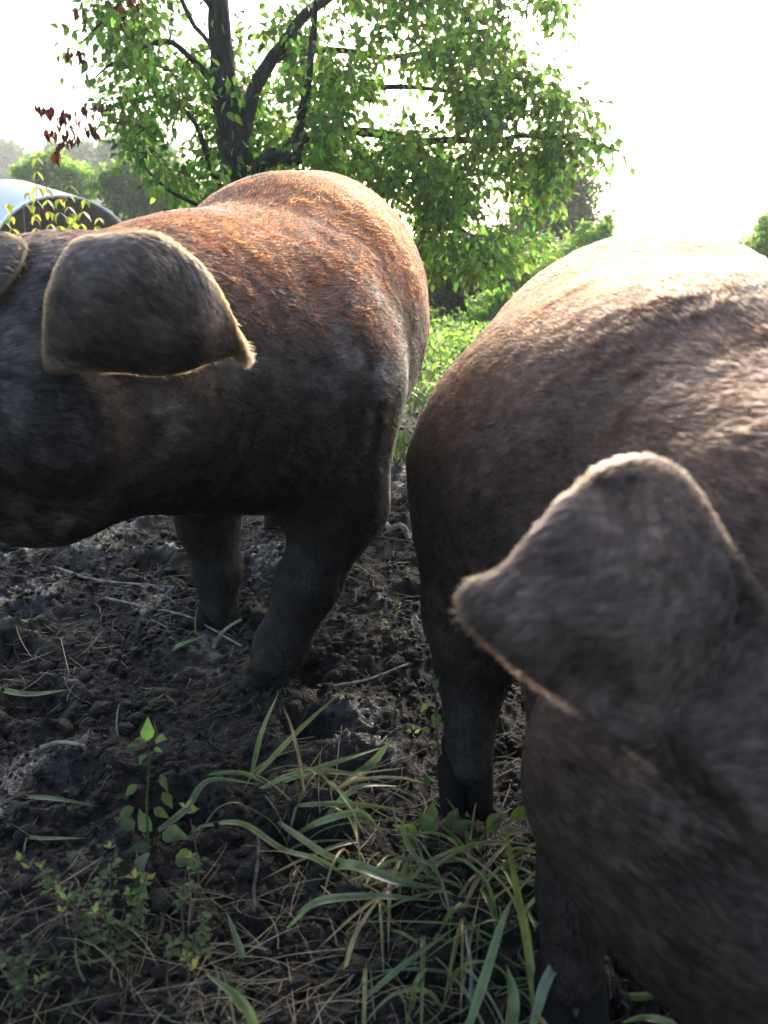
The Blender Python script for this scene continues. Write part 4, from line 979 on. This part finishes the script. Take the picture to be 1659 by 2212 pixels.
clover('clover-like weed with yellow tips at the lower left, its top by the broad grey leaves', (240, 2060, 0), [(65, 1890, .08), (150, 1960, .06), (215, 1880, .09), (250, 1830, .09), (320, 1870, .08), (300, 1900, .06), (190, 1990, .05), (270, 1950, .05), (110, 2010, .04)], 8, 31, cg, cy)
clover('small leafy weed with pale shoots right of the larger clover-like weed', (400, 2040, 0), [(410, 1760, .09), (405, 1870, .07), (430, 1960, .05), (370, 1990, .04), (400, 2090, .02)], 7, 32, cg, cy)
clover('low faint weed at the bottom left corner of the mud', (60, 2190, 0), [(15, 2080, .05), (90, 2140, .04), (40, 2130, .04), (110, 2080, .04)], 6, 33, (.06, .09, .04), (.10, .13, .05))

# sticks lying on the mud
def stick(label, pts, r0, r1, mat=m_stick):
    w = smooth_line([G(u, v, z) for u, v, z in pts], 6); w = w + np.stack([vnoise(w * 40, 1), vnoise(w * 40, 2), 0 * w[:, 0]], -1) * .003
    w[:, 2] = np.maximum(w[:, 2], ground_h(w[:, 0], w[:, 1]) + r0 * .4)
    V, F = tube(w, np.linspace(r0, r1, len(w)), 7, .2); O = w[0]
    o = link('stick', mesh_np('stick', V, F, mat, origin=O)); o.location = [float(c) for c in O]; tag(o, label, 'stick', 'sticks on the mud')
stick('thick pale crooked stick beside the left side of the right pig', [(800, 1105, .01), (830, 1140, .015), (855, 1165, .01), (882, 1185, .01)], .011, .008)
stick('long thin twig pointing at the far fore leg of the left pig', [(120, 1225, .02), (200, 1250, .02), (300, 1265, .02), (425, 1283, .02)], .0035, .002)
stick('thin bent twig lying in front of the left pig standing leg', [(228, 1300, .015), (330, 1322, .015), (420, 1345, .01), (520, 1392, .01)], .003, .002)
stick('short grey twig leaning on the standing hoof of the left pig', [(462, 1395, .0), (480, 1362, .03), (518, 1336, .045)], .0045, .003)
stick('straight dry stem lying toward the raised hoof from the right', [(720, 1485, .01), (800, 1462, .015), (880, 1436, .01)], .0028, .0018)
stick('pale split straw stalk lying at the far left of the mud', [(90, 1610, .01), (130, 1600, .015), (185, 1618, .01)], .004, .0025, m_stick)
stick('reddish upright dry stem among the grass near the right pig', [(1020, 2150, .0), (1018, 2080, .03), (1010, 1990, .06)], .0025, .0015, m_stick)
stick('dark mossy stick at the lower middle of the mud', [(545, 1960, .01), (552, 1880, .015), (556, 1800, .01)], .003, .002, m_bark)
for lab, pts, wd, col in (('yellow-green reed blade lying flat at the left edge', [(-20, 1487, .01), (60, 1486, .015), (150, 1484, .01)], .012, (.17, .20, .07)),
                          ('mud-spotted green stalk lying at the lower left', [(50, 1716, .01), (130, 1730, .015), (215, 1738, .01)], .007, (.12, .15, .06)),
                          ('bright bent blade beside the standing hoof', [(370, 1410, .0), (395, 1390, .02), (448, 1372, .03)], .010, (.12, .19, .05)),
                          ('pale yellow blade lying behind the seedling', [(30, 1810, .01), (90, 1812, .015), (185, 1808, .01)], .006, (.20, .22, .10))):
    p0 = G(*pts[0]); o = link('fallen_blade', blade_mesh([G(*q) for q in pts], wd, col, .3, .2, 5, p0)); o.location = [float(c) for c in p0]; tag(o, lab, 'grass blade', 'loose blades lying on the mud')
# ------------------------------------------------------------------ the pigs
m_skin = skin_material('pig_skin'); m_fur = fur_material('pig_bristles')
m_hoof, N, L, b = mat_new('muddy_hoof'); b.inputs['Base Color'].default_value = (.008, .007, .006, 1); b.inputs['Roughness'].default_value = .85; b.inputs['Specular IOR Level'].default_value = .1
m_eye, N, L, b = mat_new('eye'); b.inputs['Base Color'].default_value = (.012, .008, .006, 1); b.inputs['Roughness'].default_value = .05
def lerp(a, b_, t): return np.asarray(a) * (1 - t)[:, None] + np.asarray(b_) * t[:, None]

def streak(p, d, fa, fl, seed):
    d = unit(np.array(d, float)); return vnoise(p * fa + (p @ d)[:, None] * d * (fl - fa), seed)
def coat_A(p, nn, r=None):
    n1 = fbm(p * 5, 3, 31); n2 = fbm(p * 16, 3, 32); n3 = vnoise(p * np.array([90, 40, 60]), 33)
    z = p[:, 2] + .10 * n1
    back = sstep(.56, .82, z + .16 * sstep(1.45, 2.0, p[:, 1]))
    c = lerp((.026, .016, .012), (.19, .046, .012), back ** 1.3)  # below the back: muddy coat, with its shade put into the colour
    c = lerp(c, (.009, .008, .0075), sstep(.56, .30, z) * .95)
    head = sstep(1.32, 1.08, p[:, 1])
    c = lerp(c, (.030, .022, .018), head * .8)
    c = lerp(c, (.030, .022, .018), np.clip(sstep(.1, .5, n2) * .5 + sstep(.05, .6, n3) * .5, 0, 1) * .75)
    # drying grey mud smeared over shoulder, flank and cheek
    mud = sstep(.10, .42, fbm(p * 7 + 3, 4, 35)) * sstep(.78, .62, p[:, 2])
    c = lerp(c, (.050, .044, .039), mud * .45)
    sm = np.exp(-((p[:, 0] - .0) / .07) ** 2 - ((p[:, 2] - .56) / .13) ** 2) * sstep(-.2, .3, fbm(p * 20, 3, 36)); c = lerp(c, (.20, .19, .175), sm * .7)
    ck = sstep(1.08, .98, p[:, 1]) * sstep(-.1, .35, fbm(p * 13, 3, 37)); c = lerp(c, (.11, .095, .085), ck * .7)
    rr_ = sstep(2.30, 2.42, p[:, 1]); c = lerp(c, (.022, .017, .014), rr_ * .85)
    c = c * np.exp(.55 * streak(p, (.1, 1, -.35), 110, 22, 61) + .35 * streak(p, (.1, 1, -.35), 260, 40, 62) + .25 * n1)[:, None]
    if r is not None:
        c = np.where(r.random((len(p), 1)) < .24, c * .2, c * 1.05); c = c * np.exp(r.normal(0, .28, (len(p), 1)))
    return np.clip(c, .003, .9)
def flow_A(p, nn):
    body = np.array([.10, 1.0, 0.0]) + np.zeros_like(p)
    body[:, 2] = -.55 * np.abs(nn[:, 0])
    head = np.array([.55, .55, .05]) + np.zeros_like(p); head[:, 2] -= .25
    h = sstep(1.40, 1.05, p[:, 1]); f = body * (1 - h)[:, None] + head * h[:, None]
    leg = sstep(.36, .26, p[:, 2]); f = f * (1 - leg)[:, None] + np.array([0, .25, -1.0]) * leg[:, None]
    return f
def coat_B(p, nn, r=None):
    n1 = fbm(p * 6, 3, 41); n2 = fbm(p * 18, 3, 42)
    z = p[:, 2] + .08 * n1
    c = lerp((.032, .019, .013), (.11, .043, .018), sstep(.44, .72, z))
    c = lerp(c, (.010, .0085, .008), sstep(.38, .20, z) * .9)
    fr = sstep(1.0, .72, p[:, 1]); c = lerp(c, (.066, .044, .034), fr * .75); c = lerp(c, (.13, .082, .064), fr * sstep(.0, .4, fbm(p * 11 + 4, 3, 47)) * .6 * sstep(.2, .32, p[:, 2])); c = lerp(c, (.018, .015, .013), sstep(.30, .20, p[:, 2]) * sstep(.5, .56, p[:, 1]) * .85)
    c = lerp(c, (.028, .021, .018), sstep(.1, .5, n2) * .45)
    mud = sstep(.05, .45, fbm(p * 8 + 9, 4, 45)); c = lerp(c, (.06, .05, .044), mud * .4)
    sb = np.where(p[:, 1] < .7, streak(p, (-.7, .55, .25), 150, 34, 63), streak(p, (0, 1, -.45), 120, 26, 64))
    c = c * np.exp(.5 * sb + .25 * n1)[:, None]
    if r is not None:
        c = np.where(r.random((len(p), 1)) < .2, c * .25, c * 1.15); c = c * np.exp(r.normal(0, .35, (len(p), 1)))
    return np.clip(c, .003, .9)
def flow_B(p, nn):
    f = np.array([0.0, 1.0, 0.0]) + np.zeros_like(p); f[:, 2] = -.7 * np.abs(nn[:, 0])
    h = sstep(.78, .60, p[:, 1]); f = f * (1 - h)[:, None] + np.array([-.7, .55, .25]) * h[:, None]
    leg = sstep(.27, .20, p[:, 2]) * sstep(.50, .58, p[:, 1]); f = f * (1 - leg)[:, None] + np.array([0, .25, -1.0]) * leg[:, None]
    return f

def build_pig(label, loc, body, ears, coat, flow, nfur, feet, seed, rim_col, ear_col, cull, hrad, cstr):
    V, F = body
    # lumps, folds and skin wrinkles
    a = V[F[:, 1]] - V[F[:, 0]]; bb = V[F[:, 3]] - V[F[:, 0]]; fn = np.cross(a, bb); vn = np.zeros_like(V)
    for k in range(4): np.add.at(vn, F[:, k], fn)
    vn = unit(vn)
    if (vn * (V - V.mean(0))).sum(1).mean() < 0: F = F[:, ::-1]; vn = -vn
    V = V + vn * (.0035 * fbm(V * 9, 3, seed) + .0007 * fbm(V * np.array([45, 70, 25]), 2, seed + 1))[:, None]
    fold = sstep(1.50, 1.38, V[:, 1]) * sstep(1.02, 1.12, V[:, 1]) * sstep(.74, .62, V[:, 2]) if seed == 51 else sstep(.95, .85, V[:, 1]) * sstep(.55, .62, V[:, 1]) * .25
    V = V - vn * (.005 * fold * (1 - np.abs(vnoise(np.stack([V[:, 1] * 11 + V[:, 0] * 5, V[:, 2] * 2.5, V[:, 0] * 2], 1), seed + 4))) ** 4)[:, None]
    pig = empty('pig', loc, label, 'pig'); O = np.array(pig.location)
    allV, quads, tris = [V], [F], []; n0 = len(V); col = [coat(V, vn)]
    ear_parts = []
    for outl, yf, th, tip in ears:
        gapf = .014 if seed == 51 else (lambda u, v, d: .014 - .024 * sstep(1120, 1300, u) * sstep(1380, 1520, v) * sstep(80, 0, d))
        Ve, Fe, de = ear_shell(outl, yf, th, body=(V, F), gap=gapf)
        Ve = Ve + unit(Ve - CAM) * (.0035 * fbm(Ve * 22, 3, seed + 3))[:, None]
        tris.append(Fe + n0); n0 += len(Ve); allV.append(Ve)
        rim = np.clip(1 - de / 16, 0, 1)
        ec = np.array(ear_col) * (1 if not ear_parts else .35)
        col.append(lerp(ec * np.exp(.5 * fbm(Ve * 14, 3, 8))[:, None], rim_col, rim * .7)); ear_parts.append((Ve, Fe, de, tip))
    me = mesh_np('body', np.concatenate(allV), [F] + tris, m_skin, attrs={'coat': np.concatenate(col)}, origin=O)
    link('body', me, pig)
    dens = (lambda c, n: np.where((n * unit(CAM - c)).sum(1) > -.25, 1.0, cull) / np.clip(np.linalg.norm(c - CAM, axis=1), .45, 3) ** 1.1)
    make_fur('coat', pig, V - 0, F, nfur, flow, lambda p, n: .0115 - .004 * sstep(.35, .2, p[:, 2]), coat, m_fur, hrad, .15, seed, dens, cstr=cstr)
    for j, (Ve, Fe, de, tip) in enumerate(ear_parts):
        from numpy import argmin
        tip = P(*tip)
        tree_d = de
        def ecoat(p, nn, r, Ve=Ve, de=de, ec=np.array(ear_col) * (1 if j == 0 else .3)):
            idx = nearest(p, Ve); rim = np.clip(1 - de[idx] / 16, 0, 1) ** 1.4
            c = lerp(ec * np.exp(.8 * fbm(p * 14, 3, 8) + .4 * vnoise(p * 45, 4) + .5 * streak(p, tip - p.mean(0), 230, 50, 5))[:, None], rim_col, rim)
            return np.clip(c * np.exp(r.normal(0, .3, (len(p), 1))), .004, .9)
        def eflow(p, nn, tip=tip):
            return unit(tip - p) + .35 * np.array([0, 0, -1.0]) + .35 * np.stack([vnoise(p * 20, 3), vnoise(p * 20, 4), vnoise(p * 20, 5)], 1)
        def elen(p, nn, Ve=Ve, de=de):
            idx = nearest(p, Ve); rim = np.clip(1 - de[idx] / 30, 0, 1)
            dt = np.linalg.norm(p - tip, axis=1)
            return .008 + .002 * rim + .006 * sstep(.12, .03, dt)
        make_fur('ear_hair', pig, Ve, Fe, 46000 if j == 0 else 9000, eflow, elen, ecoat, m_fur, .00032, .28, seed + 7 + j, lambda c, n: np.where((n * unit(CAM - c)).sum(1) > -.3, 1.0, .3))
    # cloven hooves
    for (fx, fy, fz, s, an) in feet:
        def hf(p):
            d = None
            for sx in (-1, 1):
                q = p.copy(); q[:, 0] -= sx * .017 * s
                x = sd_cone(q, (0, .012 * s, .045 * s), (0, -.028 * s, .012 * s), .020 * s, .017 * s); x = smax(x, -q[:, 2] - .0, .004)
                d = x if d is None else np.minimum(d, x)
            for sx in (-1, 1):
                d = np.minimum(d, sd_cone(p, (sx * .020 * s, .035 * s, .07 * s), (sx * .022 * s, .045 * s, .045 * s), .010 * s, .006 * s))
            return d
        Vh, Fh = surface_nets(hf, (-.06 * s, -.07 * s, -.01), (.06 * s, .07 * s, .1 * s), .0042)
        ca, sa = math.cos(an), math.sin(an); Vh = np.stack([Vh[:, 0] * ca - Vh[:, 1] * sa + fx, Vh[:, 0] * sa + Vh[:, 1] * ca + fy, Vh[:, 2] + fz], 1)
        link('hoof', mesh_np('hoof', Vh, Fh, m_hoof, origin=O), pig)
    return pig, V, F
from mathutils.kdtree import KDTree
_kd = {}
def nearest(p, Vs):
    """index of the nearest of Vs for every p, in blocks"""
    out = np.empty(len(p), np.int64); V2 = (Vs ** 2).sum(1).astype(np.float32); Vf = Vs.astype(np.float32)
    for i in range(0, len(p), 4096):
        q = p[i:i+4096].astype(np.float32); out[i:i+4096] = (V2[None] - 2 * q @ Vf.T).argmin(1)
    return out
def eye(pig, V, F, pos, rad):
    i = ((V - np.array(pos)) ** 2).sum(1).argmin(); c = V[i]; th, ph = np.meshgrid(np.linspace(0, 6.2832, 17)[:-1], np.linspace(.05, 3.09, 9))
    S = np.stack([np.cos(th) * np.sin(ph), np.sin(th) * np.sin(ph), np.cos(ph)], -1).reshape(-1, 3) * rad + c
    f = np.array([[a * 16 + b_, a * 16 + (b_ + 1) % 16, (a + 1) * 16 + (b_ + 1) % 16, (a + 1) * 16 + b_] for a in range(8) for b_ in range(16)])
    link('eye', mesh_np('eye', S, f[:, ::-1], m_eye, origin=np.array(pig.location)), pig)
def snout(pig, c, d, rad):
    d = unit(np.array(d, float)); a = unit(np.cross(d, [0, 0, 1.])); b_ = np.cross(a, d)
    def f(p):
        q = p - np.array(c); x, y, z = q @ a, q @ b_, q @ d; rr = np.hypot(x, y * 1.15)
        s_ = smax(rr - rad, np.abs(z) - .012, .012)
        for sx in (-1, 1): s_ = smax(s_, -(np.hypot(np.hypot((x - sx * rad * .38) * 1.3, y), (z - .012) * .7) - rad * .2), .006)
        return s_
    Vs, Fs = surface_nets(f, np.array(c) - rad * 1.4, np.array(c) + rad * 1.4, .0045)
    link('snout', mesh_np('snout', Vs, Fs, m_skin, attrs={'coat': np.tile([.055, .04, .035], (len(Vs), 1))}, origin=np.array(pig.location)), pig)
def tail(pig, pts, r0, coatc):
    w = smooth_line(pts, 6); V, F = tube(w, np.linspace(r0, r0 * .35, len(w)), 8)
    link('tail', mesh_np('tail', V, F, m_skin, attrs={'coat': np.tile(np.array(coatc, float), (len(V), 1))}, origin=np.array(pig.location)), pig)

FA = float(P(585, 1455, 1.33)[2])
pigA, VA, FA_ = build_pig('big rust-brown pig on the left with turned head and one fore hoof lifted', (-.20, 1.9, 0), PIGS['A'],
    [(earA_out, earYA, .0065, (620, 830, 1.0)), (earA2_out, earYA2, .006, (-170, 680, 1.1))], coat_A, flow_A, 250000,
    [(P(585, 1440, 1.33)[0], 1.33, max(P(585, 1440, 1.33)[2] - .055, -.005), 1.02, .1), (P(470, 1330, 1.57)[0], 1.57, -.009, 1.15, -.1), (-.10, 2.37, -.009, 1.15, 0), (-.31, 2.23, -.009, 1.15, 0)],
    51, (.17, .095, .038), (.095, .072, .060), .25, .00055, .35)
eye(pigA, VA, FA_, (-.55, .88, .66), .012)
snout(pigA, (-.763, .757, .423), (-.75, -.65, -.40), .058)
tail(pigA, [(-.16, 2.58, .80), (-.15, 2.64, .78), (-.12, 2.66, .72), (-.15, 2.63, .66), (-.17, 2.66, .60)], .016, (.12, .05, .03))
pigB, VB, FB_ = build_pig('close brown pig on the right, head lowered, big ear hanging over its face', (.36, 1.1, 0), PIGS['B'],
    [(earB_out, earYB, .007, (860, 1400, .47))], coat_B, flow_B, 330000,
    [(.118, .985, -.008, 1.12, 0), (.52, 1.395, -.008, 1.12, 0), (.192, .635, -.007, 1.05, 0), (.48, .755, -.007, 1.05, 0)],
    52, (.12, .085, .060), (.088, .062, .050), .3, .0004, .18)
eye(pigB, VB, FB_, (.30, .42, .42), .011)
snout(pigB, (.463, .246, .135), (.3, -.6, -.8), .050)
tail(pigB, [(.39, 1.62, .62), (.40, 1.68, .60), (.43, 1.69, .55), (.40, 1.67, .50), (.38, 1.70, .45)], .014, (.12, .06, .04))
# ------------------------------------------------------------------ morning haze
xs, ys, zs = (-90, 90), (-4, 160), (-2.5, 25)
V = np.array([(x, y, z) for x in xs for y in ys for z in zs]); F = np.array([[0, 1, 3, 2], [4, 6, 7, 5], [0, 4, 5, 1], [2, 3, 7, 6], [0, 2, 6, 4], [1, 5, 7, 3]])
m_haze = bpy.data.materials.new('haze'); m_haze.use_nodes = True; N = m_haze.node_tree.nodes; L = m_haze.node_tree.links
N.remove(N['Principled BSDF']); pv = N.new('ShaderNodeVolumePrincipled'); pv.inputs['Density'].default_value = .0026
pv.inputs['Color'].default_value = (.93, .96, 1, 1); pv.inputs['Anisotropy'].default_value = .5
L.new(pv.outputs[0], N['Material Output'].inputs['Volume'])
tag(link('haze', mesh_np('haze', V, F, m_haze, False)), 'thin morning haze', kind='stuff')
